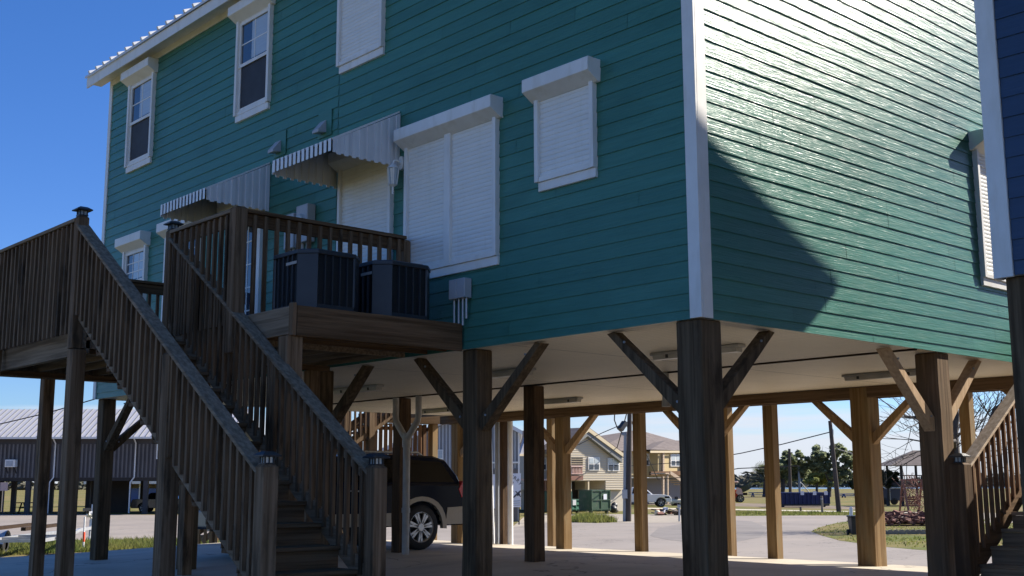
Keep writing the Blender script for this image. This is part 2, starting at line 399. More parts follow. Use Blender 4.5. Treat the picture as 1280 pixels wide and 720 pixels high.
ht = N.new("ShaderNodeMix"); ht.data_type = 'RGBA'; ht.blend_type = 'MULTIPLY'; ht.inputs["B"].default_value = (0.5, 0.76, 1.03, 1)
L.new(hz.outputs[0], ht.inputs["Factor"]); L.new(hs.outputs[0], ht.inputs["A"])
L.new(cr.outputs[0], mx.inputs["Factor"]); L.new(ht.outputs["Result"], mx.inputs["A"])
L.new(mx.outputs["Result"], bg.inputs["Color"])

vs = scene.view_settings
vs.view_transform = 'Standard'; vs.look = 'None'; vs.gamma = 1.0; vs.use_curve_mapping = False
vs.exposure = 1.1

# ------------------------------------------------------------------ ground
def sheet(name, pts, z, m):
    mb = MB(); mb.face(*[(p[0], p[1], z) for p in pts])
    return struct(mb.build(name, m))


mb = MB(); n = 24; S = 3000
mb.face((-S, -S, GZ), (S, -S, GZ), (S, S, GZ), (-S, S, GZ))
struct(mb.build('ground', M_['grass']))
far = [G(-250, 643), G(120, 643), G(330, 645), G(520, 652), G(640, 659), G(700, 651), G(800, 653), G(860, 652), G(910, 645.2), G(1000, 644.5), G(1110, 644.5), G(1400, 646)]
near = [V((60, -30, 0)), V((40, -40, 0)), V((-30, -40, 0)), V((-30, 20, 0)), V((2, 44, 0)), G(-80, 680), G(20, 677), G(270, 673)]
near = [V((60, -30, 0)), V((17.2, -40, 0)), V((17.2, 22.2, 0)), V((17.8, 33.4, 0)), V((19.1, 39.9, 0)), V((14.6, 42.8, 0)), V((0, 52, 0)), V((-20, 66, 0))]
road = sheet('road', far + near, GZ + 0.004, M_['asphalt'])
ap = [G(812, 670), G(822, 661), G(845, 656), G(880, 653), G(905, 650), G(940, 652), G(960, 660), G(950, 672), G(900, 681), G(860, 678), G(830, 674)]
sheet('patched_drive', ap, GZ + 0.008, M_['asphalt_d'])
isl = [G(1014, 664.5), G(1026, 659), G(1045, 654), G(1072, 650), G(1110, 649), G(1300, 651), G(1420, 660), G(1420, 716), G(1280, 700), G(1200, 692), G(1160, 688.5), G(1108, 684), G(1075, 679.5), G(1050, 676), G(1025, 669)]
sheet('verge', isl, GZ + 0.008, M_['grass'])
sheet('gravel_drive', [G(1085, 651), G(1090, 640.5), G(1180, 640), G(1320, 643), G(1320, 653), G(1150, 655)], GZ + 0.012, M_['gravel'])
sheet('gravel_strip', [G(640, 659.5), G(660, 642), G(800, 643), G(905, 642), G(908, 646), G(860, 653), G(800, 654), G(700, 652)], GZ + 0.008, M_['gravel'])
sheet('path', [G(800, 636.2), G(908, 637.6), G(1085, 640.6), G(1085, 639.4), G(908, 636.2), G(800, 634.8)], GZ + 0.012, M_['path'])
sheet('field_dirt', [G(800, 631), G(925, 633), G(1090, 637.5), G(1090, 634), G(1000, 630.5), G(925, 629), G(800, 628)], GZ + 0.006, M_['dirt'])
q = [G(780, 613.2), G(1500, 610.5)]
sheet('lake', [G(560, 612.5), G(860, 611.6), G(1000, 611.2), G(1100, 611), G(1500, 609.5), V((2600, -200, 0)), V((2600, 2300, 0)), V((900, 2600, 0))], GZ + 0.02, M_['water'])

# slab: slightly crowned so that rain runs off, with a thick edge
mb = MB()
xs = [(1.6, -0.08), (8.4, 0.0), (12.2, 0.11), (16.3, 0.0), (17.05, -0.02)]
ys = [-14, -6, 0, 6, 12, 18, 21.9]
vv = [(x, y, z) for x, z in xs for y in ys]; ny = len(ys)
ff = [(i * ny + j, (i + 1) * ny + j, (i + 1) * ny + j + 1, i * ny + j + 1) for i in range(len(xs) - 1) for j in range(ny - 1)]
mb.add(vv, ff)
for (xa, za), (xb, zb) in zip(xs[:-1], xs[1:]):
    for y in (ys[0], ys[-1]):
        mb.face((xa, y, za), (xb, y, zb), (xb, y, GZ - 0.1), (xa, y, GZ - 0.1))
for x, z in (xs[0], xs[-1]):
    mb.face((x, ys[0], z), (x, ys[-1], z), (x, ys[-1], GZ - 0.1), (x, ys[0], GZ - 0.1))
struct(mb.build('concrete_slab', M_['concrete']))


def slab_z(x):
    for (xa, za), (xb, zb) in zip(xs[:-1], xs[1:]):
        if xa <= x <= xb: return za + (zb - za) * (x - xa) / (xb - xa)
    return 0.0


# ------------------------------------------------------------------ walls and windows
XA, YB, ZB, ZT = 8.24, 6.6, 2.72, 8.4
E_ = 0.1524


def PA(s, d, z): return V((XA - d, s, z))        # front wall: s runs along Y, d out of the wall


def PB(s, d, z): return V((s, YB - d, z))        # side wall: s runs along X


def siding(mb, P, s0, s1, z0, z1, zstart, clip=None, rng=None, L_=3.66):
    z = zstart
    while z < z1 - 0.005:
        za, zb = max(z, z0), min(z + E_, z1)
        a, b = s0, s1
        if clip:
            a, b = clip(zb); a = max(a, s0); b = min(b, s1)
        if b - a > 0.05:
            cuts = [a]
            t = a + rng.uniform(0.5, L_)
            while t < b - 0.3:
                cuts.append(t); t += L_
            cuts.append(b)
            for u, v in zip(cuts[:-1], cuts[1:]):
                v2 = v - (0.006 if v < b - 1e-6 else 0)
                k = (za - z) / E_; d0 = 0.016 - 0.010 * k
                k2 = (zb - z) / E_; d1 = 0.016 - 0.010 * k2
                j = rng.uniform(-0.0012, 0.0012)
                mb.face(P(u, d0 + j, za), P(v2, d0 + j, za), P(v2, d1 + j, zb), P(u, d1 + j, zb))
                mb.face(P(u, -0.004, za), P(v2, -0.004, za), P(v2, d0 + j, za), P(u, d0 + j, za))
        z += E_


def slat_curtain(mb, P, s0, s1, z0, z1, d, pitch=0.05):
    n = max(2, int((z1 - z0) / pitch))
    for i in range(n):
        a = z0 + (z1 - z0) * i / n; b = z0 + (z1 - z0) * (i + 1) / n
        h = (b - a)
        pr = [(0.0, d), (0.12 * h, d + 0.005), (0.5 * h, d + 0.008), (0.88 * h, d + 0.005), (h, d)]
        vs_ = []
        for t, dd in pr: vs_ += [P(s0, dd, a + t), P(s1, dd, a + t)]
        mb.add(vs_, [(2 * k, 2 * k + 1, 2 * k + 3, 2 * k + 2) for k in range(4)])


BOXP = [(0.0, 0.0), (0.05, 0.0), (0.2, 0.09), (0.2, 0.225), (0.19, 0.235), (0.0, 0.235)]


def shutter_box(P, s0, s1, z, parent, name='shutter_box'):
    mb = MB(); mb.ext(BOXP, lambda d, h, t: P(t, d, z + h), s0, s1)
    a = mb.build(name, M_['white'], parent, bevel=0.004)
    return a


def roller_shutter(house, P, s0, s1, z0, z1, mull=None, sill=True, box=True, name='roller_shutter'):
    """closed roller shutter: guides, curtain, box and sill board"""
    g = MB()
    g.obox(P, s0, s0 + 0.055, 0.0, 0.075, z0, z1); g.obox(P, s1 - 0.055, s1, 0.0, 0.075, z0, z1)
    if mull is not None: g.obox(P, mull - 0.055, mull + 0.055, 0.0, 0.072, z0, z1)
    g.obox(P, s0 + 0.056, s1 - 0.056, 0.02, 0.066, z0 - 0.001, z0 + 0.05)
    f = g.build(name, M_['white'], house, bevel=0.003)
    c = MB(); c.obox(P, s0 + 0.05, s1 - 0.05, 0.0, 0.022, z0, z1)
    slat_curtain(c, P, s0 + 0.05, s1 - 0.05, z0 + 0.05, z1, 0.03)
    c.build('shutter_curtain', M_['soft_white'], f)
    if box: shutter_box(P, s0 - 0.06, s1 + 0.05, z1 - 0.02, f)
    if sill:
        sb = MB(); sb.obox(P, s0 + 0.0, s1 - 0.03, 0.0, 0.045, z0 - 0.1, z0 - 0.002); sb.build('sill', M_['white'], f, bevel=0.004)
    return f


def sash_window(house, P, s0, s1, z0, z1, grid=(2, 2), sill=True, box=True, open_low=True, name='window', bdir=0):
    g = MB()
    t = 0.06
    g.obox(P, s0, s0 + t, 0, 0.075, z0, z1); g.obox(P, s1 - t, s1, 0, 0.075, z0, z1)
    g.obox(P, s0 + t, s1 - t, 0, 0.05, z1 - 0.06, z1); g.obox(P, s0 + t, s1 - t, 0, 0.05, z0, z0 + 0.05)
    f = g.build(name, M_['white'], house, bevel=0.003)
    a, b = s0 + t, s1 - t
    zm = z0 + (z1 - z0) * 0.5
    r = MB(); w_ = 0.05
    for (za, zb, d) in ((zm - 0.02, z1 - 0.06, 0.045), (z0 + 0.05, zm + 0.03, 0.032)):
        r.obox(P, a, a + w_, 0.005, d, za, zb); r.obox(P, b - w_, b, 0.005, d, za, zb)
        r.obox(P, a + w_, b - w_, 0.005, d, za, za + w_); r.obox(P, a + w_, b - w_, 0.005, d, zb - w_, zb)
    za, zb = zm + 0.03, z1 - 0.11
    for i in range(1, grid[0]):
        s = a + w_ + (b - a - 2 * w_) * i / grid[0]; r.obox(P, s - 0.009, s + 0.009, 0.018, 0.027, za, zb)
    for i in range(1, grid[1]):
        z = za + (zb - za) * i / grid[1]; r.obox(P, a + w_, b - w_, 0.018, 0.0265, z - 0.009, z + 0.009)
    r.build('sash', M_['white'], f)
    gl = MB(); gl.obox(P, a + w_ * 0.5, b - w_ * 0.5, 0.004, 0.022, zm, z1 - 0.08); gl.build('pane', M_['glass'], f)
    lo = MB(); lo.obox(P, a + w_ * 0.5, b - w_ * 0.5, 0.004, 0.02, z0 + 0.06, zm + 0.01); lo.build('screen' if open_low else 'pane', M_['screen'] if open_low else M_['glass'], f)
    if open_low:
        bl = MB(); bl.obox(P, a + w_, a + w_ + (b - a - 2 * w_) * 0.62, 0.0222, 0.0235, zm + 0.06, z1 - 0.12)
        bl.build('blind', M_['blind'], f)
    if box: shutter_box(P, s0 - 0.05, s1 + 0.05, z1 - 0.05, f)
    if sill:
        sb = MB(); sb.obox(P, s0 + 0.02, s1 - 0.02, 0, 0.05, z0 - 0.1, z0 - 0.002); sb.build('sill', M_['white'], f, bevel=0.004)
    return f


def gable_roof(house, x0, x1, y0, y1, ze, xr, zr, m, ribs=0.3, th=0.14):
    mb = MB()
    mb.ext([(x0, ze), (xr, zr), (x1, ze), (x1, ze + th), (xr, zr + th), (x0, ze + th)], lambda a, b, t: V((a, t, b)), y0, y1)
    return mb


# ------------------------------------------------------------------ the teal house
HX1, HY1 = 16.62, 20.0
house = thing('stilt_house', 'teal lap-sided two-storey house raised on timber pilings, with white shutters', 'house', (XA, YB, 0))
rng = random.Random(3)
zst = ZB - 0.0655
mb = MB(); siding(mb, PA, YB + 0.11, 12.53, ZB, ZT, zst, rng=rng); siding(mb, PA, 12.545, HY1 - 0.09, ZB, ZT, zst + 0.012, rng=rng)
mb.obox(PA, 12.526, 12.549, -0.004, 0.004, ZB, ZT)
wf = mb.build('wall', M_['teal'], house)
xr_, SL = (XA + HX1) / 2, 0.42


def gclip(z):
    if z <= ZT + 0.05: return (-99, 99)
    k = (z - ZT - 0.05) / SL
    return (XA + k, HX1 - k)


mb = MB(); siding(mb, PB, XA + 0.14, HX1 - 0.11, ZB, ZT + 1.72, zst, gclip, rng)
mb.build('wall', M_['teal'], house)
mb = MB(); siding(mb, lambda s, d, z: V((s, HY1 + d, z)), XA + 0.09, HX1 - 0.09, ZB, ZT + 1.72, zst, gclip, rng)
siding(mb, lambda s, d, z: V((HX1 + d, s, z)), YB + 0.09, HY1 - 0.09, ZB, ZT, zst, None, rng)
mb.build('wall', M_['teal'], house)
mb = MB()                                          # sheathing behind the boards
mb.box(XA + 0.005, HX1 - 0.005, YB + 0.005, HY1 - 0.005, ZB + 0.03, ZT - 0.02)
mb.build('sheathing', M_['teal'], house)
mb = MB()
for (x, y, sx, sy) in ((XA, YB, 1, 1), (XA, HY1, 1, -1), (HX1, YB, -1, 1), (HX1, HY1, -1, -1)):
    wa = 0.11 if (x, y) == (XA, YB) else 0.085
    wb = 0.14 if (x, y) == (XA, YB) else 0.085
    x0, x1 = sorted((x - sx * 0.028, x + sx * 0.0)); y0, y1 = sorted((y - sy * 0.028, y + sy * wa))
    mb.box(x0, x1, y0, y1, ZB + 0.003, ZT)
    x0, x1 = sorted((x + sx * 0.0005, x + sx * wb)); y0, y1 = sorted((y - sy * 0.028, y + 0.0 * sy))
    mb.box(x0, x1, y0, y1, ZB + 0.003, ZT + 0.02)
    mb.build('corner_trim', M_['white'], house, bevel=0.003); mb = MB()
mb = MB()
mb.box(XA - 0.03, XA + 0.02, YB - 0.02, HY1 + 0.02, ZT - 0.005, ZT + 0.14)
mb.build('frieze', M_['white'], house)
for xa, xb in ((XA - 0.27, XA - 0.03), (HX1 + 0.03, HX1 + 0.27)):
    mb = MB(); mb.box(xa, xb, YB - 0.3, HY1 + 0.42, ZT + 0.1, ZT + 0.135); mb.build('soffit', M_['white'], house)
for xa, xb in ((XA - 0.295, XA - 0.27), (HX1 + 0.27, HX1 + 0.295)):
    mb = MB(); mb.box(xa, xb, YB - 0.32, HY1 + 0.44, ZT + 0.02, ZT + 0.2); mb.build('fascia', M_['white'], house)
x0, x1 = XA - 0.33, HX1 + 0.33
ze = ZT + 0.2; zr = ze + SL * (xr_ - x0)
mb = gable_roof(house, x0, x1, YB - 0.34, HY1 + 0.46, ze, xr_, zr, None, th=0.04)
y = YB - 0.32
while y < HY1 + 0.45:
    for xa in (x0 - 0.02, x1 + 0.02):
        mb.beam((xa, y, ze + 0.055), (xr_, y, zr + 0.06), 0.05, 0.05)
    y += 0.31
mb.build('roof', M_['roof_w'], house)
# underside of the floor: two bays of soffit panelling either side of the centre girder
mb = MB()
for (xa, xb) in ((XA + 0.01, 11.98), (12.06, HX1 - 0.01)):
    y = YB + 0.01
    xw = xa
    nb = int((xb - xa) / 0.1)
    for k in range(nb):
        u = xa + (xb - xa) * k / nb; v = xa + (xb - xa) * (k + 1) / nb
        yy = YB + 0.01
        for y2 in (9.3, 12.35, 15.4, 18.5, HY1 - 0.01):
            mb.face((u, yy, ZB + 0.002), (v - 0.003, yy, ZB + 0.002), (v - 0.003, y2 - 0.012, ZB + 0.002), (u, y2 - 0.012, ZB + 0.002))
            yy = y2
mb.build('ceiling', M_['soffit'], house, raw=True)
mb = MB(); mb.box(XA + 0.006, HX1 - 0.006, YB + 0.006, HY1 - 0.006, ZB + 0.008, ZB + 0.025)
mb.build('floor', M_['dark_gap'], house)
mb = MB(); mb.box(11.99, 12.05, YB + 0.02, HY1 - 0.02, ZB - 0.014, ZB + 0.004)
mb.build('girder', M_['dark_gap'], house)
for (xa, xb) in ((16.14, 16.21), (16.4, 16.47)):
    mb = MB(); mb.box(xa, xb, YB + 0.05, HY1 + 0.3, ZB - 0.175, ZB - 0.001); mb.build('girder', M_['beam'], house, bevel=0.004)
PX, PY = [8.40, 12.2, 16.3], [6.765, 9.9, 13.05, 16.4, 19.84]
for ix, x in enumerate(PX):
    for iy, y in enumerate(PY):
        h = {(0, 0): 0.148, (1, 0): 0.138, (2, 1): 0.16, (0, 1): 0.12}.get((ix, iy), 0.115)
        if ix == 1 and iy == 4: continue
        xx = x; mb = MB()
        rr = random.Random(ix * 7 + iy)
        # roughly sawn: several rings with a little wander, and knocked corners
        rings = 9; vs_ = []
        z0 = slab_z(xx) - 0.05; zt = ZB - 0.002
        yy = y if not (ix == 1 and iy == 0) else YB + 0.16
        if ix == 0 and iy == 3: yy = 16.65
        if ix == 2 and iy == 3: yy = 16.6
        if ix == 1 and iy == 0: xx = 12.62
        for k in range(rings):
            z = z0 + (zt - z0) * k / (rings - 1)
            for sx, sy in ((-1, -1), (1, -1), (1, 1), (-1, 1)):
                j = 0.006 if 0 < k < rings - 1 else 0
                vs_.append((xx + sx * h + rr.uniform(-j, j), yy + sy * h + rr.uniform(-j, j), z))
        mb.add(vs_, [(k * 4 + a, k * 4 + (a + 1) % 4, (k + 1) * 4 + (a + 1) % 4, (k + 1) * 4 + a) for k in range(rings - 1) for a in range(4)] + [(3, 2, 1, 0), tuple(4 * (rings - 1) + a for a in range(4))])
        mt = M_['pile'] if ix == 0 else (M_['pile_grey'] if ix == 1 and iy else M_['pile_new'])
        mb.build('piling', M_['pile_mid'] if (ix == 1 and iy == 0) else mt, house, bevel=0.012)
        # knee braces
        def brace(dx, dy, m, top=1.05, low=1.93):
            e = 0.02
            b_ = MB()
            px_, py_ = xx + dx * 0.1, yy + dy * 0.1
            p = V((xx + dx * (top - 0.0), yy + dy * (top - 0.0), ZB + 0.03)); q = V((px_, py_, low - 0.06))
            b_.beam(q, p, 0.13, 0.135, up=(dx, dy, 1) if False else (0, 0, 1))
            # trim the top flush under the floor
            b_.v = [(a, c, min(z, ZB - 0.004)) for a, c, z in b_.v]
            b_.build('brace', m, house, bevel=0.005)
            if ix < 2:
                for zz, off in ((1.99, 0.215), (2.6, 0.86)):
                    sx_ = V((-1, 0, 0)) if dy else V((0, -1, 0))
                    c_ = V((xx + dx * off, yy + dy * off, zz)) + sx_ * 0.062
                    bo = MB(); bo.cyl(c_, c_ + sx_ * 0.014, 0.012, n=8); bo.build('bolt', M_['polesteel'], house)
        m = M_['pile'] if ix == 0 else M_['brace_new']
        if ix in (0, 2):
            if iy < 4: brace(0, 1, m)
            if iy > 0: brace(0, -1, m)
        if iy == 0:
            if ix < 2: brace(1, 0, m if ix == 0 else M_['brace_pale'])
            if ix > 0: brace(-1, 0, M_['brace_pale'])
        if iy == 4 and ix == 0: brace(1, 0, M_['pile'])
# back porch carried on its own thinner posts at the slab edge
mb = MB(); mb.box(16.66, 19.0, 3.4, 24.2, 2.78, 2.98); pf = mb.build('porch_floor', M_['deck_y'], house)
for y in (12.12, 15.15):
    mb = MB(); mb.box(16.84, 17.02, y - 0.1, y + 0.1, -0.05, 2.775); mb.build('porch_post', M_['pile_new'], house, bevel=0.008)
for y in (4.5, 9.5, 14.5, 19.5, 23.9):
    mb = MB(); mb.box(18.7, 18.88, y - 0.09, y + 0.09, GZ, 2.775); mb.build('porch_post', M_['pile_new'], house, bevel=0.008)

# windows on the front wall
roller_shutter(house, PA, 7.845, 8.71, 4.37, 5.27)
roller_shutter(house, PA, 9.33, 11.0, 3.69, 5.25, mull=10.18)
roller_shutter(house, PA, 11.515, 12.535, 6.7, 8.36, box=True)
roller_shutter(house, PA, 11.28, 12.43, 3.03, 5.27, sill=False, name='door_shutter')
sash_window(house, PA, 14.3, 15.29, 6.68, 8.2)
sash_window(house, PA, 18.13, 19.12, 6.68, 8.2)
sash_window(house, PA, 18.1, 18.99, 4.0, 5.2, grid=(3, 3), open_low=True)
sash_window(house, PA, 16.25, 17.4, 3.6, 5.2, grid=(3, 3), open_low=False)
# glazed door under the left awning
g = MB(); g.obox(PA, 14.36, 14.44, 0, 0.08, 3.02, 5.15); g.obox(PA, 15.3, 15.38, 0, 0.08, 3.02, 5.15); g.obox(PA, 14.44, 15.3, 0, 0.06, 5.07, 5.15)
dr = g.build('door', M_['white'], house, bevel=0.003)
g = MB(); g.obox(PA, 14.5, 15.24, 0, 0.045, 3.35, 5.02); g.build('pane', M_['glass'], dr)
g = MB()
g.obox(PA, 14.44, 14.5, 0, 0.05, 3.02, 5.07); g.obox(PA, 15.24, 15.3, 0, 0.05, 3.02, 5.07); g.obox(PA, 14.5, 15.24, 0, 0.048, 3.02, 3.35)
for k in range(1, 3): g.obox(PA, 14.5 + 0.74 * k / 3 - 0.01, 14.5 + 0.74 * k / 3 + 0.01, 0.04, 0.05, 3.35, 5.02)
for k in range(1, 5): g.obox(PA, 14.5, 15.24, 0.04, 0.0495, 3.35 + 1.67 * k / 5 - 0.01, 3.35 + 1.67 * k / 5 + 0.01)
g.build('door_leaf', M_['white'], dr)
shutter_box(PA, 14.3, 15.44, 5.13, dr)
# shuttered window on the sunny side wall
roller_shutter(house, PB, 13.615, 14.75, 3.71, 5.32)


# awnings: stepped pans, valance, ribbed side cheeks
def awning(y0, y1, label):
    zt, zf, xf = 5.75, 5.21, 7.26
    ro = MB(); va = MB()
    p = 0.098; n = round((y1 - y0) / p)
    for k in range(n):
        a = y0 + (y1 - y0) * k / n; b = y0 + (y1 - y0) * (k + 1) / n; m_ = a + (b - a) * 0.56
        for (u, v, o) in ((a, m_, 0.022), (m_, b, 0.0)):
            ro.face((XA - 0.02, u, zt + o), (XA - 0.02, v, zt + o), (xf - o, v, zf + o), (xf - o, u, zf + o))
            if o: va.box(xf - o - 0.004, xf - o, u, v, zf - 0.13, zf + o)
            else: ro.box(xf - 0.002, xf + 0.002, u, v, zf - 0.1, zf)
        for u in (a, m_):
            ro.face((XA - 0.02, u, zt), (XA - 0.02, u, zt + 0.022), (xf - 0.022, u, zf + 0.022), (xf, u, zf))
    r_ = ro.build('awning', M_['awn'], house, label=label, raw=True)
    va.build('valance', M_['awn_w'], r_)
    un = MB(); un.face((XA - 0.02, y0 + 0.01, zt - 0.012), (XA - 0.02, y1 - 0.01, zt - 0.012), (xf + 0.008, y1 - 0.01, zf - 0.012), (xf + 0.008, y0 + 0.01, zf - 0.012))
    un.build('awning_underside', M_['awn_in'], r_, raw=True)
    for yy, sg in ((y0, -1), (y1, 1)):
        ck = MB(); n = 9
        for k in range(n):
            xa = xf + (XA - 0.02 - xf) * k / n; xb = xf + (XA - 0.02 - xf) * (k + 1) / n; xm = xa + (xb - xa) * 0.5
            for u, v, o in ((xa, xm, 0.0), (xm, xb, 0.014)):
                tu = zf + (zt - zf) * (u - xf) / (XA - xf); tv = zf + (zt - zf) * (v - xf) / (XA - xf)
                lo = 5.07 - (0.022 if o else 0)
                ck.face((u, yy + sg * o, lo), (v, yy + sg * o, lo), (v, yy + sg * o, tv), (u, yy + sg * o, tu))
                ck.face((u, yy, lo), (u, yy + sg * 0.014, lo), (u, yy + sg * 0.014, tu), (u, yy, tu))
        ck.build('cheek', M_['awn'], r_, raw=True)


awning(11.17, 12.52, 'ribbed metal awning over the shuttered door')
awning(14.25, 15.63, 'ribbed metal awning over the glazed door')

# ------------------------------------------------------------------ fixtures hung on the house
def ceiling_light(x, y, ln, label):
    t = thing('fluorescent_light', label, 'ceiling light', (x, y, ZB), 'tube lights under the house')
    b_ = MB(); b_.box(x - 0.07, x + 0.07, y - ln / 2, y + ln / 2, ZB - 0.035, ZB - 0.002); b_.build('housing', M_['pvc'], t, bevel=0.006)
    c_ = MB(); c_.ext([(-0.06, -0.036), (-0.05, -0.085), (0.05, -0.085), (0.06, -0.036)], lambda a, z, s: V((x + a, s, ZB + z)), y - ln / 2 + 0.04, y + ln / 2 - 0.04); c_.build('diffuser', M_['lamp_tube'], t)
    k_ = MB()
    for s in (-0.3, 0.3): k_.box(x - 0.068, x + 0.068, y + s * ln - 0.015, y + s * ln + 0.015, ZB - 0.075, ZB - 0.036)
    k_.build('clip', M_['black'], t)


ceiling_light(10.13, 8.2, 1.25, 'tube light fixed to the ceiling behind the corner piling')
ceiling_light(14.22, 8.3, 1.25, 'tube light on the ceiling beside the piling by the right stairs')
ceiling_light(10.2, 14.85, 1.2, 'tube light on the ceiling under the deck end, left of the branched drain pipe')
ceiling_light(10.17, 11.5, 1.2, 'tube light partly hidden by the brace of the piling beside the platform')
ceiling_light(14.33, 14.75, 1.2, 'tube light on the ceiling near the dark-faced piling')
ceiling_light(14.4, 18.15, 1.2, 'tube light above the parked dark vehicle')

t = thing('wall_lantern', 'small white six-sided lantern on a bracket between the door and the wide shutter', 'wall lamp', (XA, 11.08, 5.0))
b_ = MB(); b_.ext([(math.cos(a) * 0.05, math.sin(a) * 0.09) for a in [2 * math.pi * k / 12 for k in range(12)]], lambda a, z, d: PA(11.1 + a, d, 5.09 + z), 0.02, 0.05); b_.build('backplate', M_['white'], t)
b_ = MB(); b_.tube([PA(11.1, 0.04, 5.08), PA(11.1, 0.09, 5.11), PA(11.1, 0.15, 5.1), PA(11.1, 0.16, 5.06)], 0.014); b_.build('arm', M_['white'], t)
lc = PA(11.1, 0.16, 0)
b_ = MB(); b_.cyl((lc.x, lc.y, 5.0), (lc.x, lc.y, 5.065), 0.085, 0.015, 6); b_.cyl((lc.x, lc.y, 4.775), (lc.x, lc.y, 4.80), 0.02, 0.05, 6); b_.cyl((lc.x, lc.y, 4.68), (lc.x, lc.y, 4.775), 0.011, 0.014, 6)
for k in range(6):
    a = math.pi / 3 * k; c, s = math.cos(a), math.sin(a)
    b_.beam((lc.x + 0.05 * c, lc.y + 0.05 * s, 4.8), (lc.x + 0.075 * c, lc.y + 0.075 * s, 5.0), 0.012, 0.012)
b_.build('cage', M_['white'], t)
b_ = MB(); b_.cyl((lc.x, lc.y, 4.803), (lc.x, lc.y, 4.997), 0.043, 0.067, 6); b_.build('pane', M_['blind'], t)

for (y, z, lab) in ((14.03, 5.86, 'grey dryer vent hood on the teal wall above the gap between the awnings'), (12.88, 5.88, 'grey vent hood on the teal wall beside the upright board seam')):
    t = thing('vent_hood', lab, 'vent', (XA, y, z), 'vent hoods on the teal wall')
    b_ = MB(); b_.ext([(0.02, 0.0), (0.15, -0.02), (0.15, 0.02), (0.03, 0.17), (0.02, 0.17)], lambda d, h, s: PA(y + s, d, z + h), -0.075, 0.075); b_.build('hood', M_['grey_metal'], t, bevel=0.006)
    b_ = MB(); b_.obox(PA, y - 0.2, y + 0.12, 0.019, 0.026, z - 0.06, z + 0.3); b_.build('backing_plate', M_['teal'], t)

for (y0, y1, z0, z1, lab) in ((13.02, 13.3, 4.42, 4.93, 'grey electric meter box with round glass cover, right of its pair'), (13.36, 13.6, 4.38, 4.86, 'plain grey disconnect box mounted left of the meter')):
    t = thing('meter_box', lab, 'meter box', (XA, y0, z0), 'electric boxes behind the deck rail')
    b_ = MB(); b_.obox(PA, y0, y1, 0.02, 0.15, z0, z1); b_.build('cabinet', M_['grey_metal'], t, bevel=0.008)
    b_ = MB()
    for yy in (y0 + 0.08, y1 - 0.08): b_.cyl(PA(yy, 0.08, 3.0), PA(yy, 0.08, z0), 0.024, n=8)
    b_.build('conduit', M_['pvc'], t)
    if y0 < 13.2:
        b_ = MB(); b_.cyl(PA((y0 + y1) / 2, 0.15, z0 + 0.3), PA((y0 + y1) / 2, 0.2, z0 + 0.3), 0.085, 0.075, 14); b_.build('meter', M_['blind'], t)
t = thing('junction_box', 'pair of small grey electrical boxes with drop conduits low on the teal wall', 'electrical box', (XA, 9.92, 3.27))
for y0, y1 in ((9.785, 9.92), (9.926, 10.06)):
    b_ = MB(); b_.obox(PA, y0, y1, 0.022, 0.13, 3.28, 3.5); b_.build('cabinet', M_['grey_metal'], t, bevel=0.006)
b_ = MB()
for yy in (9.82, 9.88, 9.95, 10.03): b_.cyl(PA(yy, 0.07, 2.98 if yy > 9.85 else 3.05), PA(yy, 0.07, 3.28), 0.014, n=8)
b_.build('conduit', M_['galv'], t)

# branched drain pipe on the middle piling row
t = thing('drain_pipe', 'grey branched drain pipe running down the piling in front of the parked vehicle', 'drain pipe', (11.95, 15.92, 0.1))
b_ = MB()
b_.tube([(11.95, 15.92, 0.09), (11.95, 15.92, 2.1)], 0.06, 10)
for sg in (-1, 1): b_.tube([(11.95, 15.92, 1.98), (11.95, 15.92 + sg * 0.3, 2.3), (11.95, 15.92 + sg * 0.32, 2.4), (11.95, 15.92 + sg * 0.32, 2.71)], 0.055, 10)
b_.build('pipe', M_['pvc'], t)
b_ = MB(); b_.cyl((11.95, 15.92, 1.86), (11.95, 15.92, 2.02), 0.075, n=10); b_.build('coupling', M_['pvc'], t)
b_ = MB(); b_.cyl((11.95, 15.92, 0.78), (11.95, 15.92, 0.86), 0.072, n=10); b_.build('coupling', M_['pvc'], t)
t = thing('pipe_drop', 'short grey pipe hanging from the ceiling beside the corner piling', 'pipe', (12.0, 10.22, 2.3))
b_ = MB(); b_.tube([(12.0, 10.25, 2.715), (12.0, 10.25, 2.3)], 0.05, 9); b_.build('pipe', M_['pvc'], t)
b_ = MB(); b_.cyl((12.0, 10.25, 2.26), (12.0, 10.25, 2.34), 0.058, n=9); b_.build('end_cap', M_['pvc'], t)
# white conduits and planks leaning at the slab's back edge
conds = [(616.5, 'pvc_w', 0.035, 0.12, 'thin white conduit leaning slightly, leftmost of the upright pipes'), (621.5, 'grey_metal', 0.05, 0, 'grey conduit beside the thin leaning white one'),
         (626.3, 'pvc_w', 0.045, 0, 'white conduit with a dark plank behind it'), (629.6, 'cream_p', 0.05, 0, 'cream plastic conduit next to the white one'), (638, 'pvc_w', 0.06, 0, 'thickest white conduit, at the right of the upright pipes')]
for px, mm, r_, lean, lab in conds:
    p = G(px, 679.5, 0); p = V((16.95, p.y / p.x * 16.95, -0.02))
    b_ = MB(); b_.tube([p, p + V((0, lean * 0.4, 1.2)), p + V((0, lean, 2.74))], r_, 9)
    o = b_.build('conduit', M_[mm]); tag(o, lab, 'conduit', 'pipes standing at the back edge of the slab')
p = V((16.9, 19.22, 0))
b_ = MB(); b_.box(16.84, 16.98, 19.0, 19.1, -0.02, 2.77); o = b_.build('upright_plank', M_['pile_grey'], bevel=0.004); tag(o, 'dark brown upright plank between the pale conduits', 'plank')

# ------------------------------------------------------------------ deck
DZ = 3.0
deck = thing('timber_deck', 'weathered raised timber deck with baluster railings against the teal wall', 'deck', (6.5, 13, 0))


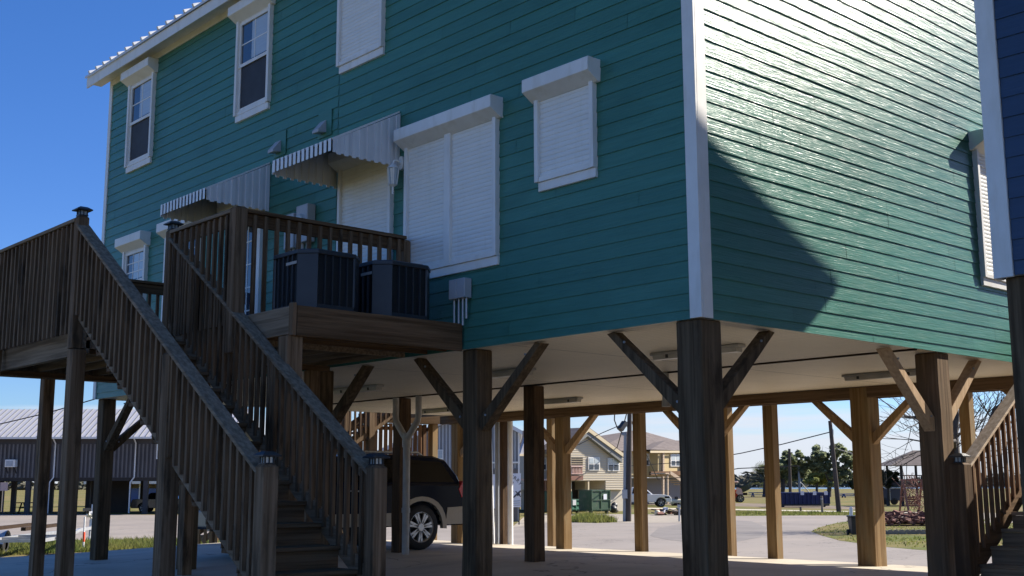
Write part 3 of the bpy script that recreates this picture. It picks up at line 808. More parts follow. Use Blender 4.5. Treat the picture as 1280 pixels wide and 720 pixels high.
def boards_x(mb, y0, y1, x0, x1, z, wd=0.14, gap=0.006, th=0.034):
    y = y0
    while y < y1 - 0.02:
        mb.box(x0, x1, y, min(y + wd, y1), z - th, z); y += wd + gap


mb = MB(); boards_x(mb, 10.96, 15.9, 5.98, 8.18, DZ); boards_x(mb, 12.5, 15.9, 4.9, 5.975, DZ)
mb.build('deck_boards', M_['deck_x'], deck)
mb = MB()
mb.box(6.0, 6.04, 10.95, 12.46, 2.71, 2.965); mb.box(4.99, 5.03, 12.42, 15.9, 2.66, 2.965); mb.box(4.9, 8.18, 15.86, 15.9, 2.66, 2.965)
mb.box(6.04, 8.18, 10.95, 10.99, 2.71, 2.965); mb.box(4.9, 6.0, 12.42, 12.46, 2.71, 2.965)
for x in (5.3, 5.7, 6.1, 6.5, 6.9, 7.3, 7.7, 8.1): mb.box(x - 0.02, x + 0.02, 11.0 if x > 6.05 else 12.47, 15.85, 2.73, 2.964)
mb.build('joists', M_['deck_y'], deck)
for y in (12.6, 15.75):
    mb = MB(); mb.box(4.92, 8.17, y - 0.09, y + 0.0, 2.66, 2.728); mb.build('bearer', M_['deck_x'], deck, bevel=0.004)
for (x, y, zt) in ((4.9, 12.44, 2.69), (5.95, 16.05, 2.95), (7.9, 12.5, 2.65), (7.9, 15.7, 2.65)):
    mb = MB(); h = 0.075
    mb.box(x - h, x + h, y - h, y + h, slab_z(x) - 0.05, zt); mb.build('post', M_['deck_z'], deck, bevel=0.006)


def rail_run(parent, p, q, cap_z, lo_z, out, sp=0.128, capw=0.14, bal='deck_z', capm='deck_y', slope=False, skip=0.1):
    """rail: cap on top, face rail below it and balusters fixed outside; p, q on the floor line (z = local floor)"""
    p = V(p); q = V(q); d = V((q.x - p.x, q.y - p.y, 0)); ln = d.length; d = d / ln
    out = V(out)
    up = V((0, 0, 1))
    c = MB(); c.beam(p + up * cap_z, q + up * cap_z, capw, 0.04, vert=True)
    r = c.build('railing', M_[capm], parent, bevel=0.004)
    f = MB(); f.beam(p + up * (cap_z - 0.088) + out * 0.0, q + up * (cap_z - 0.088) + out * 0.0, 0.04, 0.13, vert=True)
    f.build('face_rail', M_[capm], r, bevel=0.003)
    n = int((ln - 2 * skip) / sp)
    for k in range(n + 1):
        t = (skip + (ln - 2 * skip) * k / max(n, 1)) / ln
        c0 = p.lerp(q, t) + out * 0.041
        b = MB(); w_ = 0.019
        jx = random.uniform(-0.003, 0.003)
        b.obox(lambda u, v, z: c0 + d * (u + jx) + out * v + up * z, -w_, w_, -0.0195, 0.0195, lo_z, cap_z - 0.03 + 0.0)
        b.build('baluster', M_[bal], r)
    return r


def newel(parent, x, y, z0, z1, h=0.07, m='deck_z', label=None):
    mb = MB(); mb.box(x - h, x + h, y - h, y + h, z0, z1 - 0.02)
    mb.add([(x - h, y - h, z1 - 0.02), (x + h, y - h, z1 - 0.02), (x + h, y + h, z1 - 0.02), (x - h, y + h, z1 - 0.02), (x - h * .7, y - h * .7, z1), (x + h * .7, y - h * .7, z1), (x + h * .7, y + h * .7, z1), (x - h * .7, y + h * .7, z1)],
           [(0, 1, 5, 4), (1, 2, 6, 5), (2, 3, 7, 6), (3, 0, 4, 7), (4, 5, 6, 7)])
    return mb.build('newel', M_[m], parent, bevel=0.004)


rail_run(deck, (8.12, 10.93, DZ), (6.02, 10.93, DZ), 1.12, -0.05, (0, -1, 0), capm='deck_x')
rail_run(deck, (5.95, 10.98, DZ), (5.95, 12.4, DZ), 1.12, -0.1, (-1, 0, 0))
rail_run(deck, (4.88, 12.5, DZ), (4.88, 15.85, DZ), 1.12, -0.13, (-1, 0, 0))
rail_run(deck, (4.95, 15.85, DZ), (8.15, 15.85, DZ), 1.12, -0.05, (0, 1, 0), capm='deck_x')
newel(deck, 5.95, 10.93, 2.6, 4.16); newel(deck, 8.15, 10.93, 3.0, 4.1, 0.045)
newel(deck, 4.9, 14.95, 2.6, 4.1, 0.045); newel(deck, 4.9, 15.87, 2.6, 4.12)
# platform for the condensers, hung off the end of the deck
pl = MB(); boards_x(pl, 9.96, 10.9, 6.1, 8.2, DZ + 0.0, 0.14)
platform = thing('unit_platform', 'timber platform carrying the two air conditioners beside the deck', 'platform', (7.1, 10.4, 2.7))
pl.build('boards', M_['deck_x'], platform)
mb = MB(); mb.box(6.085, 8.2, 9.92, 9.955, 2.70, 3.004); mb.build('rim_board', M_['deck_x'], platform, bevel=0.004)
mb = MB(); mb.box(6.045, 6.08, 9.99, 10.9, 2.72, 3.0); mb.build('rim_board', M_['deck_y'], platform, bevel=0.004)
mb = MB(); mb.box(6.1, 8.2, 10.2, 10.24, 2.72, 2.965); mb.box(6.1, 8.2, 10.55, 10.59, 2.72, 2.965); mb.build('joists', M_['deck_x'], platform)
mb = MB(); mb.box(6.0, 6.18, 9.96, 10.14, -0.06, 2.7); mb.box(6.03, 6.081, 9.925, 10.0, 2.7, 3.03); mb.build('post', M_['deck_z'], platform, bevel=0.006)


def condenser(x0, x1, y0, y1, label):
    z0, z1 = DZ + 0.004, DZ + 0.63
    cx, cy = (x0 + x1) / 2, (y0 + y1) / 2
    t = thing('air_conditioner', label, 'air conditioner', (cx, cy, z0), 'condenser units on the platform')
    ch = 0.15

    def oct_(o):
        a, b, c, d = x0 - o, x1 + o, y0 - o, y1 + o; k = ch + o * 0.4
        return [(a + k, c), (b - k, c), (b, c + k), (b, d - k), (b - k, d), (a + k, d), (a, d - k), (a, c + k)]
    b_ = MB(); b_.ext(oct_(-0.02), lambda a, b, z: V((a, b, z)), z0 + 0.04, z1 - 0.06); b_.build('coil', M_['ac_dark'], t)
    b_ = MB(); b_.ext(oct_(0.0), lambda a, b, z: V((a, b, z)), z0, z0 + 0.05); b_.build('base_pan', M_['ac_grey'], t)
    b_ = MB(); b_.ext(oct_(0.012), lambda a, b, z: V((a, b, z)), z1 - 0.06, z1 - 0.015); b_.ext([(cx + (a - cx) * 0.9, cy + (b - cy) * 0.9) for a, b in oct_(0.0)], lambda a, b, z: V((a, b, z)), z1 - 0.0148, z1)
    b_.build('top_cap', M_['ac_grey'], t, bevel=0.006)
    b_ = MB()
    o8 = oct_(0.002)
    for i in (0, 2, 4, 6):                          # chamfered corner posts
        p, q = o8[i - 1] if i else o8[7], o8[i]
        n_ = (V((p[0] + q[0] - 2 * cx, p[1] + q[1] - 2 * cy, 0))).normalized() * 0.02
        b_.add([(p[0], p[1], z0 + 0.05), (q[0], q[1], z0 + 0.05), (q[0], q[1], z1 - 0.06), (p[0], p[1], z1 - 0.06), (p[0] - n_.x, p[1] - n_.y, z0 + 0.05), (q[0] - n_.x, q[1] - n_.y, z0 + 0.05), (q[0] - n_.x, q[1] - n_.y, z1 - 0.06), (p[0] - n_.x, p[1] - n_.y, z1 - 0.06)],
               [(0, 1, 2, 3), (4, 7, 6, 5), (0, 4, 5, 1), (2, 6, 7, 3), (0, 3, 7, 4), (1, 5, 6, 2)])
        b_.build('corner_post', M_['ac_grey'], t); b_ = MB()
    for k in range(1, 5):
        s = k / 5
        b_ = MB(); b_.box(x0 + ch + (x1 - x0 - 2 * ch) * s - 0.006, x0 + ch + (x1 - x0 - 2 * ch) * s + 0.006, y0 - 0.003, y0 + 0.02, z0 + 0.05, z1 - 0.06); b_.build('guard_bar', M_['ac_grey'], t); b_ = MB()
        b_.box(x0 - 0.003, x0 + 0.02, y0 + ch + (y1 - y0 - 2 * ch) * s - 0.006, y0 + ch + (y1 - y0 - 2 * ch) * s + 0.006, z0 + 0.05, z1 - 0.06); b_.build('guard_bar', M_['ac_grey'], t)
    b_ = MB(); b_.box(x0 - 0.006, x0 - 0.002, y0 + 0.16, y0 + 0.36, z1 - 0.16, z1 - 0.13); b_.build('badge', M_['pvc'], t)
    return t


condenser(6.2, 6.95, 9.99, 10.74, 'dark condenser unit on the platform, nearer the staircase')
condenser(7.13, 7.9, 9.99, 10.74, 'dark condenser unit on the platform, against the teal wall')

# ------------------------------------------------------------------ main staircase (rises along the wall)
stair = thing('timber_staircase', 'steep weathered timber staircase with two baluster railings rising to the deck', 'staircase', (5.4, 8.4, 0))
XO, XI, ST = 4.88, 5.95, 0.67


def nose(y): return 3.0 - ST * (12.25 - y)


n = 15
for k in range(n):
    z = 3.0 - 0.19 * (k + 1)
    y = 12.25 - 0.19 * (k + 1) / ST
    if z < 0.02: break
    mb = MB(); mb.box(XO + 0.04, XI - 0.04, y - 0.03, y + 0.19 / ST - 0.0, z - 0.038, z); mb.build('tread', M_['deck_x'], stair, bevel=0.004)
    mb = MB(); mb.box(XO + 0.045, XI - 0.045, y + 0.0, y + 0.022, z - 0.19, z - 0.04); mb.build('riser', M_['deck_x'], stair)
ylow = 7.95
for x in (XO + 0.018, XI - 0.018):
    mb = MB()
    z0 = nose(ylow)
    mb.ext([(ylow, max(z0 - 0.09, 0.0)), (12.45, nose(12.45) - 0.09), (12.45, nose(12.45) + 0.03), (ylow, z0 + 0.12)], lambda a, b, t: V((t, a, b)), x - 0.02, x + 0.02)
    mb.build('stringer', M_['deck_y'], stair)
for x, sg in ((XO, -1), (XI, 1)):
    rail_run(stair, (x, 8.4, nose(8.4)), (x, 12.42, nose(12.42)), 0.93, 0.0, (sg if sg < 0 else -1, 0, 0), sp=0.115, capw=0.15)
    newel(stair, x, 8.36, slab_z(x) - 0.04, 1.41, 0.07); newel(stair, x, 12.46, 2.7, 4.16, 0.06)
    newel(stair, x, 10.1, slab_z(x) - 0.04 if x == XO else 1.5, nose(10.1) + 0.9, 0.075 if x == XO else 0.05)


# post-cap lights
def cap_light(x, y, z, label):
    t = thing('post_cap_light', label, 'post light', (x, y, z), 'solar lights on the stair posts')
    h = 0.055
    b_ = MB(); b_.box(x - 0.05, x + 0.05, y - 0.05, y + 0.05, z, z + 0.012)
    for sx in (-1, 1):
        for sy in (-1, 1): b_.box(x + sx * 0.04 - 0.006, x + sx * 0.04 + 0.006, y + sy * 0.04 - 0.006, y + sy * 0.04 + 0.006, z + 0.012, z + 0.06)
    for s in (-1, 1):
        b_.box(x - 0.004, x + 0.004, y + s * 0.041 - 0.003, y + s * 0.041 + 0.003, z + 0.012, z + 0.06); b_.box(x + s * 0.041 - 0.003, x + s * 0.041 + 0.003, y - 0.004, y + 0.004, z + 0.012, z + 0.06)
    b_.build('cage', M_['black'], t)
    b_ = MB(); b_.box(x - 0.035, x + 0.035, y - 0.035, y + 0.035, z + 0.013, z + 0.059); b_.build('lens', M_['blind'], t)
    b_ = MB(); k = 0.085; zz = z + 0.061
    b_.add([(x - k, y - k, zz), (x + k, y - k, zz), (x + k, y + k, zz), (x - k, y + k, zz), (x - k, y - k, zz + 0.012), (x + k, y - k, zz + 0.012), (x + k, y + k, zz + 0.012), (x - k, y + k, zz + 0.012), (x - 0.04, y - 0.04, zz + 0.042), (x + 0.04, y - 0.04, zz + 0.042), (x + 0.04, y + 0.04, zz + 0.042), (x - 0.04, y + 0.04, zz + 0.042)],
           [(3, 2, 1, 0), (0, 1, 5, 4), (1, 2, 6, 5), (2, 3, 7, 6), (3, 0, 4, 7), (4, 5, 9, 8), (5, 6, 10, 9), (6, 7, 11, 10), (7, 4, 8, 11), (8, 9, 10, 11)])
    b_.build('cap', M_['black'], t)


cap_light(XO, 12.46, 4.16, 'black post light on the topmost newel of the stairs, against the sky')
cap_light(XI, 12.46, 4.16, 'black post light on the upper newel in front of the teal wall')
cap_light(XO, 8.36, 1.41, 'black post light on the bottom newel of the outer stair rail')
cap_light(XI, 8.36, 1.41, 'black post light on the bottom newel of the inner stair rail')

# ------------------------------------------------------------------ stairs between the houses (right)
rs = thing('timber_staircase', 'timber stairs with a sunlit handrail rising between the teal and the blue house', 'staircase', (12.3, 5.8, 0))
YR0, YR1 = 5.1, 6.28


def nose_r(x): return 0.3 + 0.6486 * (x - 12.1)


for k in range(15):
    z = 0.2 + 0.18 * k; x = 12.1 + (z - 0.3) / 0.6486 + 0.15
    if z > 2.95: break
    mb = MB(); mb.box(x, x + 0.3, YR0 + 0.05, YR1 - 0.05, z - 0.038, z); mb.build('tread', M_['deck_y'], rs, bevel=0.004)
    mb = MB(); mb.box(x + 0.02, x + 0.04, YR0 + 0.05, YR1 - 0.05, z - 0.18, z - 0.04); mb.build('riser', M_['deck_y'], rs)
for y in (YR0 + 0.02, YR1 - 0.02):
    mb = MB(); mb.beam((12.2, y, nose_r(12.2) - 0.1), (16.6, y, nose_r(16.6) - 0.1), 0.04, 0.25, vert=True); mb.build('stringer', M_['deck_x'], rs)
for y, sg in ((YR1, 1), (YR0, -1)):
    rail_run(rs, (12.28, y, nose_r(12.28)), (16.5, y, nose_r(16.5)), 1.0, -0.02, (0, -1, 0), sp=0.13, capw=0.15, bal='tan_z', capm='tan_x')
    newel(rs, 12.2, y, 0.0, 1.46, 0.085, m='pile_grey')
cap_light(12.2, YR1, 1.46, 'black post light on the newel beside the sunlit piling')

# ------------------------------------------------------------------ blue house on the right
bh = thing('stilt_house', 'blue lap-sided house at the right edge with a pale corner board', 'house', (8.24, 3.85, 0))
BY = 3.85
mb = MB(); siding(mb, PA, -9.9, BY - 0.12, ZB, ZT, zst + 0.02, rng=rng); mb.build('wall', M_['blue'], bh)
mb = MB(); bx1 = 16.7; bxr = (8.24 + bx1) / 2


def bclip(z):
    if z <= ZT + 0.05: return (-99, 99)
    k = (z - ZT - 0.25) / 0.55
    return (8.24 + k, bx1 - k)


siding(mb, lambda s, d, z: V((s, BY + d, z)), 8.33, bx1 - 0.09, ZB, ZT + 2.3, zst, bclip, rng)
mb.box(8.245, bx1 - 0.005, -9.9, BY - 0.005, ZB + 0.02, ZT - 0.01)
mb.build('wall', M_['blue'], bh)
mb = MB(); mb.box(8.212, 8.24, BY - 0.115, BY + 0.028, ZB - 0.01, ZT); mb.box(8.241, 8.33, BY, BY + 0.028, ZB - 0.01, ZT); mb.build('corner_trim', M_['white'], bh, bevel=0.003); mb = MB(); mb.box(bx1 - 0.09, bx1 + 0.02, BY, BY + 0.028, ZB, ZT)
mb.build('corner_trim', M_['white'], bh, bevel=0.003)
x0, x1 = 8.24 - 0.42, bx1 + 0.42
x1 = bx1 + 0.56; x0 = 8.24 - 0.56
mb = gable_roof(bh, x0, x1, -10.3, BY + 0.4, ZT + 0.03, bxr, ZT + 0.03 + 0.55 * (bxr - x0), None, th=0.14)
mb.build('roof', M_['roof_w'], bh)
mb = MB(); mb.box(8.26, bx1 - 0.01, -9.9, BY - 0.01, ZB - 0.0, ZB + 0.018); mb.build('floor', M_['soffit'], bh)
for x in (8.42, 12.4, 16.5):
    for y in (BY - 0.18, 0.6, -2.6):
        if x < 9 and y < 3: continue
        mb = MB(); mb.box(x - 0.15, x + 0.15, y - 0.15, y + 0.15, -0.06, ZB - 0.002); mb.build('piling', M_['pile'], bh, bevel=0.012)

# ------------------------------------------------------------------ stairs and slatted screen at the back left
bs = thing('timber_staircase', 'brown timber back stairs with balusters behind the parked vehicle', 'staircase', (14, 22.9, 0))


def nose_b(x): return 2.25 + 0.6 * (x - 15.38)


for k in range(15):
    z = 0.19 * (k + 1); x = 15.38 + (z - 2.25) / 0.6
    if z > 2.9: break
    mb = MB(); mb.box(x, x + 0.3, 22.5, 23.5, z - 0.038, z); mb.build('tread', M_['beam'], bs)
for y in (22.48, 23.52):
    mb = MB(); mb.beam((11.9, y, nose_b(11.9)), (16.66, y, nose_b(16.66)), 0.045, 0.24, vert=True); mb.build('stringer', M_['pile_mid'], bs)
    rail_run(bs, (12.0, y, nose_b(12.0)), (16.6, y, nose_b(16.6)), 0.95, 0.0, (0, -1, 0), sp=0.14, bal='pile_grey', capm='pile_grey')
    mb = MB(); mb.box(15.75, 15.9, y - 0.07, y + 0.07, GZ, nose_b(15.8) + 0.9); mb.build('newel', M_['pile_mid'], bs)
sc = thing('slatted_screen', 'brown slatted timber screen behind the back stairs', 'fence', (15, 24.1, GZ))
mb = MB()
x = 14.6
while x < 18.9:
    mb.box(x, x + 0.1, 24.1, 24.125, 0.9, 2.77); x += 0.155
mb.build('slat_panel', M_['tan_z'], sc)
mb = MB(); mb.box(14.5, 19.0, 24.13, 24.17, 1.0, 1.09); mb.box(14.5, 19.0, 24.13, 24.17, 2.6, 2.69); mb.build('rail', M_['beam'], sc)
for x in (14.52, 16.7, 18.6):
    mb = MB(); mb.box(x, x + 0.1, 24.18, 24.28, GZ, 2.76); mb.build('post', M_['pile_grey'], sc)
# ------------------------------------------------------------------ vehicles
def arch_profile(base, wheels, r, zb):
    """underside of a body from rear to front with wheel arches: list of (u, z)"""
    out = []
    for wu, wz in wheels:
        n = 12
        dz = zb - wz; half = math.sqrt(max(r * r - dz * dz, 0.01))
        a0 = math.atan2(dz, -half)
        a1 = math.atan2(dz, half)
        if a0 < 0: a0 += 2 * math.pi
        for k in range(n + 1):
            a = a0 + (a1 - a0) * k / n
            out.append((wu + r * math.cos(a), wz + r * math.sin(a)))
    return out


def wheel(t, P, u, v0, v1, z, r, spokes=7, rim='alloy', two=True):
    """P(u, v, z): v across the car; v0 is the outer face"""
    sg = 1 if v1 > v0 else -1
    b = MB(); n = 24; prof = [(r * 0.68, 0.0), (r * 0.93, 0.0), (r, 0.04 * sg), (r, (abs(v1 - v0) - 0.04) * sg), (r * 0.93, v1 - v0), (r * 0.6, v1 - v0)]
    vs_ = []
    for k in range(n):
        a = 2 * math.pi * k / n
        for rr, dv in prof: vs_.append(P(u + rr * math.cos(a), v0 + dv, z + rr * math.sin(a)))
    m = len(prof)
    b.add(vs_, [(k * m + i, k * m + i + 1, ((k + 1) % n) * m + i + 1, ((k + 1) % n) * m + i) for k in range(n) for i in range(m - 1)], True)
    w_ = b.build('wheel', M_['rubber'], t)
    b = MB()
    ring = []
    for k in range(n):
        a = 2 * math.pi * k / n
        for rr, dv in ((r * 0.7, 0.0), (r * 0.7, 0.0), (r * 0.63, 0.012 * sg), (r * 0.6, 0.09 * sg)): ring.append(P(u + rr * math.cos(a), v0 + dv, z + rr * math.sin(a)))
    b.add(ring, [(k * 4 + i, k * 4 + i + 1, ((k + 1) % n) * 4 + i + 1, ((k + 1) % n) * 4 + i) for k in range(n) for i in range(3)], True)
    for k in range(spokes):
        a = 2 * math.pi * (k + 0.3) / spokes
        for da in ((-0.13, 0.13) if two else (0,)):
            c, s = math.cos(a + da), math.sin(a + da)
            pw = 0.055 * r / 0.4 * 0.75
            p0 = (u + 0.12 * r * math.cos(a), z + 0.12 * r * math.sin(a)); p1 = (u + 0.66 * r * c, z + 0.66 * r * s)
            nx, nz = -s * pw / 2, c * pw / 2
            q = [(p0[0] - nx, p0[1] - nz), (p1[0] - nx, p1[1] - nz), (p1[0] + nx, p1[1] + nz), (p0[0] + nx, p0[1] + nz)]
            b.add([P(x, v0 + 0.012 * sg, y) for x, y in q] + [P(x, v0 + 0.05 * sg, y) for x, y in q], [(0, 1, 2, 3), (7, 6, 5, 4), (0, 4, 5, 1), (1, 5, 6, 2), (2, 6, 7, 3), (3, 7, 4, 0)])
    b.add([P(u + 0.17 * r * math.cos(2 * math.pi * k / 12), v0 + 0.006 * sg, z + 0.17 * r * math.sin(2 * math.pi * k / 12)) for k in range(12)], [tuple(range(12))])
    b.build('rim', M_[rim], w_)
    b = MB(); b.add([P(u + 0.62 * r * math.cos(2 * math.pi * k / 16), v0 + 0.1 * sg, z + 0.62 * r * math.sin(2 * math.pi * k / 16)) for k in range(16)], [tuple(range(16))])
    b.build('brake_disc', M_['black'], w_)


def vehicle(name, label, cat, P, loc, L, W, body, glass_top, wheels, r, paint, clad=None, rack=False, group=None, zb=0.42, lampcol='red_lens', rim='alloy', tuck=0.16):
    """body: upper side outline from rear bumper to front bumper; glass_top: greenhouse outline"""
    t = thing(name, label, cat, loc, group)
    w2 = W / 2
    low = arch_profile(None, wheels, r * 1.19, zb)
    # body sides: outline = upper outline forward, then the underside back
    outline = [(body[0][0], zb)] + body + [(body[-1][0], zb)]
    under = list(reversed(low))
    poly = outline + under
    b = MB()
    # waist bulge: three sections across
    b.ext(poly, lambda u, z, s: P(u, s, z), -w2 + 0.02, w2 - 0.02)
    b.build('body', paint, t, bevel=0.035)
    # greenhouse with tumblehome
    zb0 = min(z for _, z in glass_top); zt0 = max(z for _, z in glass_top)
    g = MB(); n = len(glass_top)
    vs_ = []
    for sg in (-1, 1):
        for u, z in glass_top:
            k = (z - zb0) / (zt0 - zb0)
            vs_.append(P(u, sg * (w2 - 0.05 - tuck * k), z))
    g.add(vs_, [tuple(range(n))[::-1], tuple(range(n, 2 * n))] + [(i, (i + 1) % n, n + (i + 1) % n, n + i) for i in range(n)])
    g.build('cabin', paint, t, bevel=0.03)
    return t, w2, zb0, zt0


def side_glass(t, P, w2, zb0, zt0, polys, tuck=0.16):
    for sg in (-1, 1):
        for pl in polys:
            b = MB()
            b.add([P(u, sg * (w2 - 0.05 - tuck * (z - zb0) / (zt0 - zb0) + 0.006), z) for u, z in pl] + [P(u, sg * (w2 - 0.09 - tuck * (z - zb0) / (zt0 - zb0)), z) for u, z in pl],
                  [tuple(range(len(pl))), tuple(range(len(pl), 2 * len(pl)))[::-1]] + [(i, (i + 1) % len(pl), len(pl) + (i + 1) % len(pl), len(pl) + i) for i in range(len(pl))])
            b.build('side_window', M_['tint'], t)


# large dark SUV parked on the slab, rear towards us
SX, SY = 14.09, 17.9
sz = 0.09


def PS(u, v, z): return V((SX - u, SY + v, sz + (z if z < 0.8 else 0.8 + (z - 0.8) * 0.84)))     # tail towards +X; v = -1 is the side we see


body = [(0.02, 0.52), (0.0, 0.72), (0.03, 0.98), (0.06, 1.22), (1.2, 1.24), (3.5, 1.2), (4.0, 1.14), (4.4, 1.02), (4.52, 0.85), (4.54, 0.55)]
gt = [(0.08, 1.2), (0.15, 1.42), (0.36, 1.74), (0.62, 1.83), (1.4, 1.855), (2.55, 1.84), (2.9, 1.76), (3.55, 1.2)]
wh = [(1.04, 0.40), (3.62, 0.40)]
suv, w2, zb0, zt0 = vehicle('parked_suv', 'dark navy sport utility vehicle with tan lower cladding parked beneath the house', 'car', PS, (SX - 2.3, SY, sz), 4.54, 2.0, body, gt, wh, 0.4, M_['navy'])
side_glass(suv, PS, w2, zb0, zt0, [[(0.25, 1.27), (0.48, 1.7), (1.42, 1.76), (1.42, 1.27)], [(1.5, 1.27), (1.5, 1.76), (2.42, 1.75), (2.42, 1.27)], [(2.5, 1.27), (2.5, 1.75), (2.7, 1.72), (3.3, 1.27)]])
b = MB(); b.add([PS(0.085, -0.78, 1.27), PS(0.085, 0.78, 1.27), PS(0.34, 0.7, 1.7), PS(0.34, -0.7, 1.7)], [(0, 1, 2, 3)]); b.v = [(x + 0.02, y, z) for x, y, z in b.v]; b.build('rear_window', M_['tint'], suv)
for v0, v1 in ((-1.0, -0.74), (1.0, 0.74)):
    for u, z in wh: wheel(suv, PS, u, v0 * 0.985, v1, z, 0.4)
# tan cladding: rear corner, sill and arch flares on both sides
for sg in (-1, 1):
    b = MB()
    def band(pts_lo, pts_hi, o=0.03):
        n_ = len(pts_lo)
        vs_ = []
        for (u, z) in pts_lo + pts_hi[::-1]: vs_.append(PS(u, sg * (w2 - 0.03 + o), z))
        for (u, z) in pts_lo + pts_hi[::-1]: vs_.append(PS(u, sg * (w2 - 0.08), z))
        m_ = 2 * n_
        for i in range(n_ - 1):
            a_, b2, c_, d_ = i, i + 1, m_ - 2 - i, m_ - 1 - i
            b.add([vs_[a_], vs_[b2], vs_[c_], vs_[d_], vs_[m_ + a_], vs_[m_ + b2], vs_[m_ + c_], vs_[m_ + d_]], [(0, 1, 2, 3), (0, 4, 5, 1), (2, 6, 7, 3), (4, 7, 6, 5), (1, 5, 6, 2), (3, 7, 4, 0)])
    for wu, wz in wh:
        lo = [(wu + 0.475 * math.cos(a), wz + 0.475 * math.sin(a)) for a in [math.pi * (1.02 - 1.04 * k / 14) for k in range(15)]]
        hi = [(wu + 0.57 * math.cos(a), wz + 0.57 * math.sin(a)) for a in [math.pi * (1.02 - 1.04 * k / 14) for k in range(15)]]
        band(lo, hi)
    band([(0.03, 0.44), (0.5, 0.44)], [(0.01, 0.76), (0.45, 0.74)], 0.026)
    band([(1.6, 0.44), (3.06, 0.44)], [(1.6, 0.66), (3.06, 0.66)], 0.026)
    band([(4.18, 0.44), (4.5, 0.46)], [(4.2, 0.7), (4.52, 0.72)], 0.026)
    b.build('cladding', M_['tan_paint'], suv)
b = MB(); b.ext([(-0.06, 0.46), (0.05, 0.44), (0.05, 0.76), (-0.03, 0.78), (-0.07, 0.7)], lambda u, z, s: PS(u, s, z), -0.97, 0.97); b.build('rear_bumper', M_['tan_paint'], suv, bevel=0.02)
b = MB(); b.ext([(4.5, 0.46), (4.6, 0.46), (4.6, 0.72), (4.5, 0.74)], lambda u, z, s: PS(u, s, z), -0.97, 0.97); b.build('front_bumper', M_['tan_paint'], suv, bevel=0.02)
for sg in (-1, 1):
    b = MB(); b.ext([(0.0, 0.94), (0.02, 1.3), (0.1, 1.3), (0.2, 1.12), (0.13, 0.94)], lambda u, z, s: PS(u - 0.01, sg * s, z), 0.82, 0.992); b.build('tail_light', M_['red_lens'], suv, bevel=0.008)
    b = MB(); b.tube([PS(0.85, sg * 0.72, 1.845), PS(0.95, sg * 0.72, 1.91), PS(2.5, sg * 0.72, 1.9), PS(2.65, sg * 0.72, 1.84)], 0.022); b.build('roof_rail', M_['galv'], suv)
    b = MB(); b.tube([PS(1.42, sg * 0.985, 1.09), PS(1.56, sg * 1.02, 1.1), PS(1.64, sg * 0.985, 1.09)], 0.014); b.tube([PS(2.4, sg * 0.985, 1.09), PS(2.54, sg * 1.02, 1.1), PS(2.62, sg * 0.985, 1.09)], 0.014); b.build('door_handle', M_['galv'], suv)
b = MB()
for u in (1.2, 2.1): b.box(SX - u - 0.03, SX - u, SY - 0.72, SY + 0.72, sz + 1.715, sz + 1.735)
b.build('roof_rack', M_['black'], suv)


def car_frame(loc, yaw):
    c, s = math.cos(yaw), math.sin(yaw)
    return lambda u, v, z: V((loc[0] + u * c - v * s, loc[1] + u * s + v * c, loc[2] + z))


# ------------------------------------------------------------------ charcoal stilt building, left background
A0 = G(0, 643); A1 = G(205, 642.2); au = V((A1.x - A0.x, A1.y - A0.y, 0)); al = au.length; au /= al; an = V((-au.y, au.x, 0))
if an.dot(FW) < 0: an = -an
kx = al / 205


def PD(u, d, z): return A0 + au * u + an * d + V((0, 0, z))     # u along the wall in metres, d away from us


db = thing('stilt_house', 'charcoal board-and-batten house on short posts with a pale metal roof, across the lot', 'house', A0 + au * 5)
U0, U1, ZL, ZE = -9.0, 15.0, 2.38, 4.98
b = MB(); b.obox(PD, U0, U1, 0, 9, ZL, ZE); b.build('wall', M_['bb_dark'], db)
b = MB()
u = U0 + 0.1; k = 0
while u < U1:
    b.obox(PD, u, u + 0.12, -0.045, -0.002, ZL + 0.03, ZE - 0.35); u += 0.27
b.build('battens', M_['bb_bat'], db)
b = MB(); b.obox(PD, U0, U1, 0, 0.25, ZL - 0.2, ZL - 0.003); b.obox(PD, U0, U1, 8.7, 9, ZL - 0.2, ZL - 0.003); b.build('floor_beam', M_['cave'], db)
b = MB(); b.ext([(-0.55, ZE - 0.02), (4.5, ZE + 2.15), (9.55, ZE - 0.02), (9.55, ZE + 0.1), (4.5, ZE + 2.27), (-0.55, ZE + 0.1)], lambda d, z, t: PD(t, d, z), U0 - 0.4, U1 + 0.4)
rf = b.build('roof', M_['roof_m'], db)
b = MB(); u = U0 - 0.3
while u < U1 + 0.4:
    b.beam(PD(u, -0.56, ZE + 0.115), PD(u, 4.5, ZE + 2.285), 0.05, 0.05); u += 0.4
b.build('roof_ribs', M_['shadegrey'], rf)
b = MB(); b.obox(PD, U0 - 0.4, U1 + 0.4, -0.68, -0.56, ZE - 0.02, ZE + 0.11); b.build('gutter', M_['white'], db)
for ux in (3.4, 8.75):
    b = MB(); b.tube([PD(ux, -0.56, ZE - 0.02), PD(ux, -0.08, ZE - 0.3), PD(ux, -0.08, ZL + 0.05), PD(ux - 0.25, -0.08, ZL - 0.3), PD(ux - 0.25, -0.08, 0.05)], 0.05, 7); b.build('downspout', M_['pvc_w'], db)
for ux in (3.95, 10.2):
    b = MB(); b.obox(PD, ux - 0.06, ux + 0.92, -0.09, -0.05, 3.62, 4.88); f = b.build('window', M_['white'], db)
    b = MB(); b.obox(PD, ux + 0.02, ux + 0.84, -0.105, -0.092, 4.26, 4.8); b.build('pane', M_['blind'], f)
    b = MB(); b.obox(PD, ux + 0.02, ux + 0.84, -0.105, -0.092, 3.7, 4.2); b.build('pane', M_['glass'], f)
